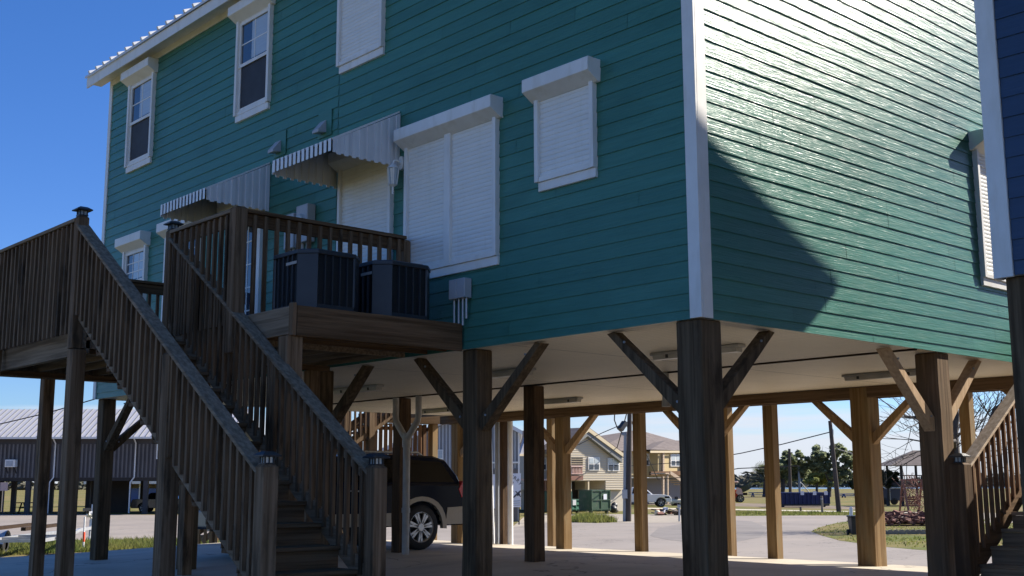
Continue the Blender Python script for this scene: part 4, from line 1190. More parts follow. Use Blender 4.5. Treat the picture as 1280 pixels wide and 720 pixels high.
for i in range(10):
    u = U0 + 0.3 + (U1 - U0 - 0.6) * i / 9
    for d in (0.15, 4.5, 8.8):
        b = MB(); b.obox(PD, u - 0.15, u + 0.15, d - 0.15, d + 0.15, 0, ZL - 0.2); b.build('post', M_['bb_dark'], db)
b = MB(); b.obox(PD, 4.9, 7.6, 3.2, 3.4, 0, ZL - 0.2); b.build('dark_panel', M_['cave'], db)  # plain dark panel beneath the floor
t = thing('wall_air_conditioner', 'white window air conditioner on a bracket of the charcoal house', 'air conditioner', PD(0.6, -0.4, 3.2))
b = MB(); b.obox(PD, 0.28, 0.95, -0.5, -0.06, 3.1, 3.6); b.build('case', M_['white'], t, bevel=0.02)
b = MB(); b.obox(PD, 0.36, 0.82, -0.515, -0.503, 3.18, 3.52); b.build('grille', M_['grey_metal'], t)
b = MB(); b.beam(PD(0.35, -0.45, 3.08), PD(0.35, -0.05, 2.7), 0.04, 0.04); b.beam(PD(0.9, -0.45, 3.08), PD(0.9, -0.05, 2.7), 0.04, 0.04); b.build('bracket', M_['black'], t)
t = thing('notice_board', 'small pale notice board on a post in front of the charcoal house', 'sign', PD(0.25, -0.6, 0))
b = MB(); b.obox(PD, 0.1, 0.6, -0.55, -0.52, 1.55, 2.1); b.build('panel', M_['pinkwhite'], t)
b = MB(); b.obox(PD, 0.3, 0.38, -0.5, -0.43, 0, 2.05); b.build('post', M_['bb_dark'], t)
t = thing('picnic_table', 'dark picnic table in the shade beneath the charcoal house', 'table', PD(1.2, 2, 0))
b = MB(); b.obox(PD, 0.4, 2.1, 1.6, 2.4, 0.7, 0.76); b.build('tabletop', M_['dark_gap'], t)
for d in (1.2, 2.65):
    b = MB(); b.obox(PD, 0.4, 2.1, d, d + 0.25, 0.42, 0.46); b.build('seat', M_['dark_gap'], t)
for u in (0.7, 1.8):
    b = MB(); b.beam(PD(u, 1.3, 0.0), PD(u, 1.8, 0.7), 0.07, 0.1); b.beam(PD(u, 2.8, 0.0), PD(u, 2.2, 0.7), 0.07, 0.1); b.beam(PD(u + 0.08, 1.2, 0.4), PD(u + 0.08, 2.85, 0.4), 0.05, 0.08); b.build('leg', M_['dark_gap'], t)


def sedan(loc, yaw, label, paint, group=None, name='parked_car', cat='car'):
    P = car_frame(loc, yaw)
    body = [(0.0, 0.4), (0.0, 0.75), (0.1, 0.92), (1.0, 0.95), (3.3, 0.93), (4.2, 0.82), (4.5, 0.66), (4.52, 0.4)]
    gt_ = [(0.7, 0.9), (1.3, 1.36), (2.4, 1.4), (3.3, 0.9)]
    wl = [(0.85, 0.31), (3.6, 0.31)]
    t, w2, a, c = vehicle(name, label, cat, P, loc, 4.5, 1.75, body, gt_, wl, 0.31, paint, zb=0.3, group=group)
    side_glass(t, P, w2, a, c, [[(1.0, 0.98), (1.38, 1.32), (2.0, 1.35), (2.0, 0.98)], [(2.07, 0.98), (2.07, 1.35), (2.38, 1.35), (3.0, 0.98)]])
    for v0, v1 in ((-0.86, -0.66), (0.86, 0.66)):
        for u, z in wl: wheel(t, P, u, v0, v1, z, 0.31, 5, two=False)
    return t, P


cyaw = math.atan2(au.y, au.x)
c0 = PD(7.6, 4.3, 0)
sedan((c0.x, c0.y, GZ), cyaw, 'black car in deep shade under the charcoal house', M_['carblack'])
t = thing('camper_trailer', 'white camper trailer seen between the posts of the charcoal house', 'trailer', PD(13, 24, 0))
b = MB(); b.obox(PD, 10.6, 17.5, 22, 24.5, 0.6, 3.1); b.build('body', M_['carwhite'], t, bevel=0.15)
for u in (11.6, 14.2):
    b = MB(); b.obox(PD, u, u + 0.9, 21.96, 21.985, 1.7, 2.5); b.build('window', M_['tint'], t)
for u in (13.2, 14.0):
    b = MB(); b.cyl(PD(u, 21.98, 0.35), PD(u, 22.2, 0.35), 0.35, n=14); b.build('wheel', M_['rubber'], t)
b = MB(); b.obox(PD, 10.6, 17.5, 21.975, 21.99, 1.2, 1.35); b.build('stripe', M_['navyshed'], t)
t = thing('boat_shed', 'low pale-roofed shed with blue tarpaulin sides far behind the charcoal house', 'shed', PD(3, 30, 0))
b = MB(); b.obox(PD, -3, 10, 28, 28.1, 0.3, 1.6); b.build('tarp_side', M_['canopy_blue'], t)
b = MB(); b.obox(PD, -3.4, 10.4, 27, 31, 2.0, 2.25); b.build('roof', M_['white'], t)
for u in (-3, 1.4, 5.8, 10):
    b = MB(); b.obox(PD, u - 0.1, u + 0.1, 27.8, 27.98, 0, 2.0); b.build('post', M_['white'], t)
b = MB(); b.obox(PD, -3, 10, 30.5, 30.6, 0.0, 2.0); b.build('back_wall', M_['tanwall'], t)

# boat trailer on the grass at the left
tl = G(4, 693); ty = math.atan2((G(78, 679) - tl).y, (G(78, 679) - tl).x)
PT = car_frame((tl.x, tl.y, GZ), ty)
LT = (G(78, 678) - tl).length
t = thing('boat_trailer', 'empty white boat trailer with dark bunk boards at the left edge', 'trailer', (tl.x, tl.y, GZ))
b = MB()
for v in (-0.1, -1.5):
    b.beam(PT(-2.5, v, 0.45), PT(1.0, v, 0.45), 0.06, 0.09)
b.beam(PT(1.0, -0.1, 0.45), PT(LT * 0.75, -0.8, 0.47), 0.06, 0.09); b.beam(PT(1.0, -1.5, 0.45), PT(LT * 0.75, -0.8, 0.47), 0.06, 0.09); b.beam(PT(LT * 0.74, -0.8, 0.47), PT(LT + 0.3, -0.8, 0.48), 0.08, 0.1)
for u in (-2.2, -0.6, 0.9): b.beam(PT(u, 0.0, 0.46), PT(u, -1.6, 0.46), 0.06, 0.07)
b.build('frame', M_['galv'], t)
for v, z in ((-0.35, 0.78), (-1.25, 0.78)):
    b = MB(); b.beam(PT(-2.7, v, z), PT(1.2, v, z), 0.12, 0.09); b.build('bunk_board', M_['dark_gap'], t)
    for u in (-2.3, -0.7, 0.9):
        b = MB(); b.beam(PT(u, v, 0.46), PT(u, v, 0.8), 0.05, 0.05); b.build('bunk_bracket', M_['galv'], t)
b = MB(); b.beam(PT(0.95, -0.02, 0.3), PT(0.95, -0.02, 0.98), 0.06, 0.06); b.build('guide_post', M_['white'], t)
for v0, v1 in ((0.1, -0.06), (-1.7, -1.54)): wheel(t, PT, 0.0, v0, v1, 0.3, 0.3, 5, two=False, rim='white')
for v in (0.02, -1.62):
    b = MB(); pts = [(0.36 * math.cos(math.pi * k / 10), 0.3 + 0.36 * math.sin(math.pi * k / 10)) for k in range(11)]
    for (u0, z0), (u1, z1) in zip(pts[:-1], pts[1:]): b.add([PT(u0, v - 0.11, z0), PT(u1, v - 0.11, z1), PT(u1, v + 0.11, z1), PT(u0, v + 0.11, z0)], [(0, 1, 2, 3)])
    b.build('fender', M_['galv'], t)
b = MB(); b.beam(PT(LT - 0.25, -0.8, 0.48), PT(LT - 0.05, -0.8, 1.25), 0.07, 0.08); b.beam(PT(LT - 0.15, -0.8, 0.8), PT(LT - 0.7, -0.8, 1.0), 0.05, 0.06); b.cyl(PT(LT - 0.4, -0.9, 0.93), PT(LT - 0.4, -0.7, 0.93), 0.1, n=10); b.build('winch_post', M_['white'], t)
b = MB(); b.tube([PT(LT - 0.72, -0.8, 0.98), PT(LT - 0.8, -0.8, 1.1)], 0.05); b.box(*sorted((PT(LT - 0.75, -0.9, 0).x, PT(LT - 0.95, -0.7, 0).x)), *sorted((PT(LT - 0.75, -0.9, 0).y, PT(LT - 0.95, -0.7, 0).y)), GZ + 1.05, GZ + 1.15); b.build('bow_roller', M_['black'], t)
b = MB(); b.tube([PT(LT + 0.05, -0.72, 0.1), PT(LT + 0.05, -0.72, 0.75)], 0.035); b.cyl(PT(LT + 0.05, -0.75, 0.1), PT(LT + 0.05, -0.69, 0.1), 0.1, n=12); b.build('jack', M_['galv'], t)
mk_ = Loc(104, 688)
t = thing('marker_stake', 'thin white marker stake with an orange band, left of the house corner', 'stake', mk_.o)
b = MB(); b.tube([mk_.P(104, 688), mk_.P(106, 646)], 0.025); b.build('stake', M_['pvc_w'], t)
b = MB(); b.tube([mk_.P(104.6, 677), mk_.P(105.1, 665)], 0.035); b.build('band', M_['orange'], t)
gt0 = Loc(245, 684, -0.02)
t = thing('wooden_gate', 'small tan timber gate at the back left corner of the slab', 'gate', gt0.o)
b = MB(); b.ext([(gt0.uz(243, 684)[0], 0), (gt0.uz(250, 684)[0], 0), (gt0.uz(250, 655)[0], gt0.uz(250, 656)[1]), (gt0.uz(243, 655)[0], gt0.uz(243, 656)[1])], lambda a, z, s: gt0.o + gt0.r * a + gt0.n * s + V((0, 0, z)), -0.05, 0.05); b.build('post', M_['brace_new'], t)
for px in (256, 263, 270, 277):
    b = MB(); b.obox(lambda u_, d_, z_: gt0.W(u_, d_, z_), gt0.uz(px, 683)[0] - 0.03, gt0.uz(px, 683)[0] + 0.03, -0.02, 0.02, -0.02, 0.75); b.build('slat', M_['brace_new'], t)
b = MB(); b.beam(gt0.W(0.1, 0, 0.72), gt0.W(0.75, 0, 0.72), 0.04, 0.12); b.beam(gt0.W(0.1, 0.045, 0.12), gt0.W(0.75, 0.045, 0.6), 0.04, 0.12); b.build('rail', M_['tan_x'], t)


# ------------------------------------------------------------------ generic pieces for the far houses
def wpoly(L_, pts, d0, d1, mb=None):
    """solid whose face outline is given in picture-survey points on the facade plane of L_"""
    mb = mb or MB()
    uz = [L_.uz(*p, d0) for p in pts]
    mb.ext(uz, lambda u, z, t: L_.o + L_.r * u + V((0, 0, z)) + L_.n * t, d0, d1)
    return mb


def far_window(house, L_, x0, y0, x1, y1, cols=2, rows=2, d=-0.03, cross='white', glass='blind'):
    b = wpoly(L_, [(x0, y1), (x1, y1), (x1, y0), (x0, y0)], d - 0.05, d + 0.02)
    f = b.build('window', M_[cross], house)
    m_ = 1.1
    for i in range(cols):
        for j in range(rows):
            a0 = x0 + m_ + (x1 - x0 - m_) * i / cols; a1 = x0 + (x1 - x0 - m_) * (i + 1) / cols
            c0_ = y0 + m_ + (y1 - y0 - m_) * j / rows; c1_ = y0 + (y1 - y0 - m_) * (j + 1) / rows
            wpoly(L_, [(a0, c1_), (a1, c1_), (a1, c0_), (a0, c0_)], d - 0.062, d - 0.052).build('pane', M_['glass'] if j and glass == 'blind' else M_[glass], f)
    return f


# grey ribbed metal building behind the parked vehicle
g_ = Loc(640, 652)
gm = thing('metal_building', 'grey ribbed metal building with a white-edged gable behind the parked vehicle', 'building', g_.o)
wpoly(g_, [(470, 660), (649, 651), (649, 541), (594, 510), (470, 568)], 0.0, 12).build('wall', M_['gm_wall'], gm)
b = MB(); x = 471
while x < 648:
    yt = 510 + (594 - x) * 0.468 if x < 594 else 510 + (x - 594) * 0.5636
    wpoly(g_, [(x, 585), (x + 1.7, 585), (x + 1.7, yt + 2), (x, yt + 2)], -0.05, -0.004, b); x += 4.3
b.build('wall_ribs', M_['grey_metal'], gm)
b = wpoly(g_, [(466, 565.5), (594, 505.5), (653, 538.5), (653, 543.5), (594, 510.5), (466, 570.5)], -0.35, 12.3); b.build('roof', M_['roof_w'], gm)
wpoly(g_, [(600, 655), (649, 652), (649, 586.5), (600, 587)], -0.09, -0.052).build('wainscot', M_['wains'], gm)
wpoly(g_, [(600, 579.5), (649, 579), (649, 577), (600, 577.5)], -0.12, -0.054).build('trim_band', M_['white'], gm)
wpoly(g_, [(647.5, 651), (649.6, 651), (649.6, 541), (647.5, 541)], -0.1, 0.1).build('corner_trim', M_['white'], gm)
far_window(gm, g_, 543, 562, 554, 574, 1, 1, -0.06, 'white', 'blind')
# sign with a bird emblem
s_ = Loc(640, 656)
sg = thing('sign_board', 'white sign board with arched dark lettering and a crossed emblem, by the metal building', 'sign', s_.o)
wpoly(s_, [(613, 636), (651, 633.5), (651, 591.5), (613, 593)], -0.1, -0.04).build('panel', M_['signw'], sg)
for px in (616, 648): wpoly(s_, [(px, 656), (px + 1.6, 656), (px + 1.6, 634), (px, 634)], -0.08, -0.02).build('post', M_['black'], sg)


def text_obj(s, pos, xdir, zdir, size, parent, m, name='lettering'):
    cu = bpy.data.curves.new(name, 'FONT'); cu.body = s; cu.size = size; cu.align_x = 'CENTER'; cu.align_y = 'CENTER'; cu.extrude = 0.004
    o = bpy.data.objects.new(name, cu)
    n_ = xdir.cross(zdir)
    mt = Matrix(((xdir.x, zdir.x, n_.x, pos.x), (xdir.y, zdir.y, n_.y, pos.y), (xdir.z, zdir.z, n_.z, pos.z), (0, 0, 0, 1)))
    col.objects.link(o); bpy.context.view_layer.update()
    dg = bpy.context.evaluated_depsgraph_get()
    me = bpy.data.meshes.new_from_object(o.evaluated_get(dg)); bpy.data.objects.remove(o)
    me.transform(mt if parent is None else Matrix.Translation(-V(parent.location)) @ mt)
    me.materials.clear(); me.materials.append(m)
    ob = bpy.data.objects.new(name, me); col.objects.link(ob); ob.parent = parent
    return ob


for ch, px, py, ang in (('E', 640.6, 596.3, -0.2), ('R', 643.8, 597.8, -0.45), ('R', 647.2, 600.8, -0.75), ('Y', 650, 604.5, -0.95)):
    xd = (s_.r * math.cos(ang) + V((0, 0, 1)) * math.sin(ang)); zd = (V((0, 0, 1)) * math.cos(ang) - s_.r * math.sin(ang))
    text_obj(ch, s_.P(px, py, -0.108), xd, zd, 0.23, sg, M_['ink'])
text_obj('D', s_.P(640.5, 603.2, -0.108), s_.r, V((0, 0, 1)), 0.16, sg, M_['ink'])
b = MB()
for a, c_, w_ in (((641.5, 622), (651, 613.5), 0.07), ((644.5, 614), (651, 621), 0.05), ((646, 618.5), (649.5, 617), 0.13)): b.beam(s_.P(*a, -0.108), s_.P(*c_, -0.108), 0.012, w_, up=(0, 0, 1))
for a, c_ in (((631.5, 614), (635, 615.5)), ((637.5, 612), (641.5, 615))): b.beam(s_.P(*a, -0.108), s_.P(*c_, -0.108), 0.012, 0.06)
b.build('emblem', M_['ink'], sg)
b = MB()
for k in range(3): b.beam(s_.P(640, 626.5 + k * 2.6, -0.108), s_.P(650, 626 + k * 2.6, -0.108), 0.01, 0.04)
b.build('small_print', M_['grey_metal'], sg)

# beige gabled house
h_ = Loc(735, 640, n=(0.0, 1.0))
be = thing('gabled_house', 'pale beige lap-sided house with a steep cream-edged gable, behind the dumpsters', 'house', h_.o)
b = MB()
wpoly(h_, [(712, 601.5), (781, 600), (781, 574), (735, 540), (712, 557)], 0.0, 9, b)
wpoly(h_, [(757, 612.5), (781, 612), (781, 600.2), (757, 600.6)], 0.0, 9, b)
wpoly(h_, [(757, 640), (781, 640), (781, 612.1), (757, 612.6)], 0.3, 9, b)
wl_ = b.build('wall', M_['beige'], be)
b = MB(); y = 545
while y < 612:
    xl = 757.5 if y > 601 else 712 if y > 557 else 735 - (y - 540) * 1.35
    xr = 781 if y > 574 else 735 + (y - 540) * 1.35
    wpoly(h_, [(xl, y + .25), (xr, y + .25), (xr, y - .25), (xl, y - .25)], -0.02, -0.003, b); y += 2.9
b.build('lap_lines', M_['fascia_t'], wl_)
b = wpoly(h_, [(700, 562), (736, 534.5), (781, 568), (779, 571), (736, 539.5), (703, 564)], -0.42, -0.36); b.build('bargeboard', M_['fascia_t'], be)
b = wpoly(h_, [(703, 563.5), (736, 538), (778, 569.5), (778, 578.5), (735, 545), (704, 568)], -0.355, -0.02); b.build('rake_soffit_shade', M_['shadegrey'], be)  # soffit in grey, doubling as the shadow the rake casts on the wall
b = wpoly(h_, [(700, 561.5), (736, 534), (782, 567.5), (782, 569), (736, 536), (700, 563)], -0.355, 9); b.build('roof', M_['shingle'], be)
far_window(be, h_, 735.5, 571.5, 750, 588, 2, 2); far_window(be, h_, 760, 572.5, 774.5, 588.8, 2, 2)
b = wpoly(h_, [(714.5, 599), (728.5, 599), (728.5, 572), (714.5, 572)], -0.012, 0.0); b.build('balcony_shade_panel', M_['cave'], be)  # flat dark panel on the wall stands for the recess's shade
b = MB(); wpoly(h_, [(714, 600.5), (729, 600), (729, 594.5), (714, 594.8)], -0.25, -0.06, b); b.build('balcony_floor', M_['redwood'], be)
b = MB(); wpoly(h_, [(714, 583.5), (729, 583.5), (729, 582), (714, 582)], -0.25, -0.06, b); wpoly(h_, [(714, 592.7), (729, 592.7), (729, 592), (714, 592)], -0.25, -0.06, b)
for k in range(8): wpoly(h_, [(715 + 1.8 * k, 592), (715.5 + 1.8 * k, 592), (715.5 + 1.8 * k, 583.5), (715 + 1.8 * k, 583.5)], -0.2, -0.12, b)
b.build('balcony_rail', M_['pinkwhite'], be)
b = wpoly(h_, [(700, 645), (770, 645), (770, 598), (700, 598)], 3.0, 3.1); b.build('carport_shade_panel', M_['cave'], be)  # dark panel stands for the shade inside the carport
for px in (713, 735):
    b = wpoly(h_, [(px, 640), (px + 1.6, 640), (px + 1.6, 601.6), (px, 601.6)], 0.02, 0.3); b.build('carport_post', M_['fascia_t'], be)
# its grey-roofed wing to the left
wg = thing('house_wing', 'grey-roofed wing with a balcony, left of the beige gabled house', 'house', Loc(690, 640).o)
b = wpoly(h_, [(660, 612), (700, 612), (700, 568), (660, 568)], 2.2, 8); b.build('wall', M_['beige'], wg)
b = wpoly(h_, [(650, 568), (700, 568), (704, 536.5), (660, 537)], 1.8, 2.0); b.build('roof_slope', M_['roof_m'], wg)
b = wpoly(h_, [(648, 570), (701, 570), (701, 567.5), (648, 567.5)], 1.7, 2.4); b.build('fascia', M_['fascia_t'], wg)
far_window(wg, h_, 677.5, 572, 683.5, 588, 1, 2, 2.14); far_window(wg, h_, 690.5, 573, 695, 588, 1, 2, 2.14)
b = wpoly(h_, [(655, 600.5), (700, 600.5), (700, 598.5), (655, 598.5)], 0.8, 2.15); b.build('balcony_floor', M_['pinkwhite'], wg)
b = MB()
for k in range(10): wpoly(h_, [(674 + 2.4 * k, 614), (674.7 + 2.4 * k, 614), (674.7 + 2.4 * k, 601), (674 + 2.4 * k, 601)], 0.9, 1.0, b)
b.build('railing', M_['redwood'], wg)
for px in (689, 672):
    b = wpoly(h_, [(px, 640), (px + 1.2, 640), (px + 1.2, 570.5), (px, 570.5)], 0.85, 1.05); b.build('post', M_['white'], wg)
b = wpoly(h_, [(656, 640), (700, 640), (700, 613), (656, 613)], 3.5, 3.6); b.build('carport_shade_panel', M_['cave'], wg)  # dark panel for the shade beneath the wing

# tan house with a brown hipped roof
k_ = Loc(840, 630, n=(-0.1, 1.0))
th = thing('hip_roofed_house', 'yellow-tan raised house with a brown hipped roof and an outside stair', 'house', k_.o)
b = wpoly(k_, [(784, 597), (900, 596), (900, 566), (784, 564)], 0, 10); b.build('wall', M_['tanwall'], th)
b = wpoly(k_, [(822.5, 597), (857, 597), (857, 566), (822.5, 566)], -1.0, -0.003); b.build('bay', M_['tanwall'], th)


def hip(L_, e0, e1, r0, r1, d0, d1, dr, m, parent):
    u0, z0 = L_.uz(*e0, d0); u1, z1 = L_.uz(*e1, d0); a0, za = L_.uz(*r0, dr); a1, zb_ = L_.uz(*r1, dr)
    z0 = z1 = (z0 + z1) / 2
    P = lambda u, d, z: L_.o + L_.r * u + L_.n * d + V((0, 0, z))
    mb = MB(); mb.add([P(u0, d0, z0), P(u1, d0, z0), P(u1, d1, z0), P(u0, d1, z0), P(a0, dr, za), P(a1, dr, zb_)], [(0, 1, 5, 4), (1, 2, 5), (2, 3, 4, 5), (3, 0, 4), (3, 2, 1, 0)])
    return mb.build('roof', m, parent)


hip(k_, (745, 565), (905, 565), (792, 538), (800, 538), -0.5, 11, 5, M_['shingle'], th)
hip(k_, (813, 563.5), (908, 563.5), (832, 550.5), (880, 550.5), -1.25, 4, 1.2, M_['shingle'], th)
wpoly(k_, [(813, 566), (908, 566), (908, 563.3), (813, 563.3)], -1.3, -1.25).build('fascia', M_['fascia_t'], th)
far_window(th, k_, 838.5, 567.5, 851.5, 583, 2, 2, -1.04); far_window(th, k_, 806.5, 567, 812, 582.5, 1, 2, -0.04); 
wpoly(k_, [(817, 583), (822, 583), (822, 567), (817, 567)], -0.02, -0.004).build('door', M_['cave'], th)
for px in (784.5, 828.8, 852):
    wpoly(k_, [(px, 630), (px + 1.8, 630), (px + 1.8, 566), (px, 566)], -1.2, -1.03).build('post', M_['tan_x'], th)
wpoly(k_, [(814, 594), (858, 594), (858, 588.5), (814, 589.5)], -1.25, -1.02).build('porch_rail', M_['tan_z'], th)
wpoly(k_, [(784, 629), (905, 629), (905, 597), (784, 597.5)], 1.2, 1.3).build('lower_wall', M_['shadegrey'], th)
b = MB(); 
for (xa, ya) in ((836, 592.5), (840, 594.3), (844, 597), (848, 599.7), (852, 602.4), (856, 605)): wpoly(k_, [(xa, ya + 1.2), (xa + 4.4, ya + 1.2), (xa + 4.4, ya), (xa, ya)], -4.2, -3.0, b)
wpoly(k_, [(832, 592.5), (838, 592.5), (838, 591), (832, 591)], -4.2, -2.6, b)
wpoly(k_, [(838, 593), (862, 609.5), (862, 604), (838, 588.5)], -4.25, -4.21, b)
b.build('stair', M_['tan_x'], th)
for px in (834.5, 855):
    wpoly(k_, [(px, 630), (px + 1.4, 630), (px + 1.4, 593), (px, 593)], -4.15, -4.0).build('stair_post', M_['tan_x'], th)

# ------------------------------------------------------------------ dumpsters, poles, yard things
def dumpster(px0, px1, pyt, base, depth, label, m, slant=0.0, sign=False, lid='dump_d', side=None):
    L_ = Loc((px0 + px1) / 2, base, n=(0.0, 1.0))
    u0, zt = L_.uz(px0, pyt); u1, _ = L_.uz(px1, pyt)
    t = thing('dumpster', label, 'dumpster', L_.o, 'dumpsters by the lot')
    P = lambda u, d, z: L_.W(u, d, z)
    b = MB(); b.ext([(0.0, 0.18), (depth, 0.18), (depth, zt), (0.25 * slant, zt * (1 - 0.28 * slant)), (0, zt * (1 - 0.34 * slant))], lambda d, z, u: P(u, d, z), u0, u1)
    b.build('bin', m, t, bevel=0.02)
    b = MB()
    nrib = 3
    for k in range(nrib): z = 0.3 + (zt * (1 - 0.36 * slant) - 0.3) * k / (nrib - 1); b.obox(P, u0 - 0.03, u1 + 0.03, -0.05, -0.002, z - 0.03, z + 0.03)
    for u in (u0, (u0 + u1) / 2, u1): b.obox(P, u - 0.04, u + 0.04, -0.045, -0.001, 0.2, zt * (1 - 0.36 * slant))
    b.build('ribs', m, t)
    b = MB(); b.beam(P((u0 + u1) / 2, 0.2 * slant, zt * (1 - 0.28 * slant) + 0.03), P((u0 + u1) / 2, depth, zt + 0.04), u1 - u0 + 0.06, 0.04); b.build('lid', M_[lid], t)
    for u in (u0 + 0.1, u1 - 0.1):
        b = MB(); b.obox(P, u - 0.08, u + 0.08, 0.1, 0.3, 0.0, 0.18); b.build('foot', M_['black'], t)
    if sign:
        b = MB(); uu = u0 + (u1 - u0) * sign; b.obox(P, uu, uu + 0.3, -0.06, -0.052, zt * 0.62, zt * 0.62 + 0.34); b.build('notice', M_['signw'], t)
    return t


dumpster(697, 714, 615, 643.5, 1.25, 'dark green dumpster half hidden by the tan piling', M_['dump_d'])
dumpster(714, 725.5, 625, 642, 0.75, 'small light green dumpster between the two larger ones', M_['dump_l'], sign=0.1)
dumpster(739.5, 762, 613.5, 642.5, 1.15, 'big olive green dumpster with a white notice, right of the small one', M_['dump'], sign=0.62)
L_ = Loc(768, 641)
t = thing('trash_heap', 'small heap of pale rubbish bags right of the big olive dumpster', 'rubbish', L_.o)
for i, (px, py, r_) in enumerate(((766, 636, 0.28), (769, 637.5, 0.22), (768, 631.5, 0.22), (771, 639, 0.16))):
    b = MB(); c_ = L_.P(px, py, -0.2 + 0.15 * i); c_.z = max(c_.z, GZ + r_ * 0.8); b.ball(c_, r_, r_ * 0.9, r_ * 0.85); b.v = [(x + random.uniform(-.03, .03), y + random.uniform(-.03, .03), z + random.uniform(-.03, .03)) for x, y, z in b.v]; b.build('bag', M_['stone'] if i % 2 else M_['black'], t)

L_ = Loc(781, 652)
t = thing('steel_pole', 'slim steel service pole with a weatherhead beside the dark wooden pole', 'pole', L_.o)
b = MB(); b.tube([L_.P(780.5, 653), L_.P(781.5, 545)], 0.085, 10); b.build('pole', M_['polesteel'], t)
b = MB(); b.tube([L_.P(781.5, 545), L_.P(781.3, 541), L_.P(779.5, 541.5), L_.P(778.5, 544)], 0.09, 8); b.build('weatherhead', M_['polesteel'], t)
b = MB(); b.obox(lambda u, d, z: L_.W(u, d, z), -0.12, 0.14, -0.2, -0.09, 1.15, 1.6); b.build('meter', M_['grey_metal'], t)
L2 = Loc(786, 652)
t = thing('utility_pole', 'dark wooden utility pole with a floodlight, in front of the beige house', 'utility pole', L2.o)
b = MB(); b.tube([L2.P(785.5, 653), L2.P(787.6, 470)], 0.15, 10, 0.11); b.build('pole', M_['polewood'], t)
b = MB(); b.beam(L2.P(786, 534), L2.P(779, 530), 0.06, 0.06); b.build('lamp_arm', M_['polesteel'], t)
b = MB(); b.beam(L2.P(781, 528, -0.1), L2.P(774.5, 537.5, -0.3), 0.3, 0.22); b.build('floodlight', M_['black'], t)
b = MB(); b.tube([L2.P(787.5, 480), L2.P(768.5, 512), L2.P(768, 525), L2.P(772, 536), L2.P(780, 542.5)], 0.035, 6)
o = b.build('service_cable', M_['cable']); tag(o, 'black service cable looping down to the steel pole', 'cable')
L3 = Loc(1049, 641)
t = thing('utility_pole', 'tall leaning dark utility pole standing by the road beyond the blue container', 'utility pole', L3.o)
b = MB(); b.tube([L3.P(1049, 642), L3.P(1037.5, 526)], 0.17, 9, 0.12); b.build('pole', M_['polewood'], t)
b = MB(); b.beam(L3.P(1037.5, 531), L3.P(1041, 539), 0.1, 0.1); b.cyl(L3.P(1040.2, 537), L3.P(1040.4, 543.5), 0.1, n=7); b.build('insulators', M_['polesteel'], t)
L4 = Loc(988, 622)
t = thing('utility_pole', 'thin distant utility pole rising among the oak crowns', 'utility pole', L4.o)
b = MB(); b.tube([L4.P(988, 622), L4.P(986.6, 561)], 0.22, 8, 0.17); b.build('pole', M_['polewood'], t)
b = MB(); b.beam(L4.P(983.5, 566), L4.P(990, 566), 0.15, 0.15); b.build('crossarm', M_['polewood'], t)
L5 = Loc(998, 621)
t = thing('utility_pole', 'faint grey pole leaning wires into the trees, right of the thin one', 'utility pole', L5.o)
b = MB(); b.tube([L5.P(1000, 621), L5.P(998, 578)], 0.2, 7, 0.15); b.build('pole', M_['polesteel'], t)
b = MB(); b.tube([L5.P(998, 600), L5.P(1012, 616)], 0.07, 6); b.build('guy_wire', M_['polesteel'], t)


def wire(pts, r, label):
    b = MB(); b.tube(pts, r, 5); o = b.build('power_line', M_['cable']); tag(o, label, 'cable')


wire([L3.P(1038.2, 540), L3.P(1000, 552, 5), L3.P(960, 562, 9), L3.P(905, 572, 14), L3.P(800, 578, 22), L2.P(786.6, 505)], 0.035, 'power line sagging from the leaning pole towards the left')
wire([L3.P(1038.2, 541), L3.P(1060, 549, 4), L3.P(1100, 556, 10), L3.P(1200, 560, 22)], 0.035, 'power line running right from the leaning pole')
wire([L3.P(1036, 580, 8), L3.P(960, 583, 10), L3.P(905, 594, 12), L3.P(860, 598, 16), L2.P(786.4, 520)], 0.035, 'lower power line near the distant tree line')
wire([L2.P(786, 527), L2.P(760, 537, 4), L2.P(735, 549, 8), L2.P(712, 552, 12)], 0.025, 'thin overhead wire from the wooden pole to the beige house')
wl0 = Loc(60, 655)
pw = wl0.P(345, 425)
t = thing('utility_pole', 'utility pole behind the teal house holding the overhead wire', 'utility pole', (pw.x, pw.y, GZ))
b = MB(); b.tube([V((pw.x, pw.y, GZ)), V((pw.x, pw.y, pw.z * 0.5)), V((pw.x, pw.y, pw.z + 0.3))], 0.13, 9, 0.1); b.build('pole', M_['polewood'], t)
b = MB(); b.cyl(pw - V((0.14, 0, 0.08)), pw - V((0.14, 0, -0.1)), 0.05, n=8); b.build('insulator', M_['polesteel'], t)
wire([PD(-8.6, 4.5, ZE + 2.3), wl0.P(0, 530), wl0.P(60, 516), wl0.P(125, 497), wl0.P(260, 452), pw], 0.03, 'overhead wire crossing the sky above the charcoal house')

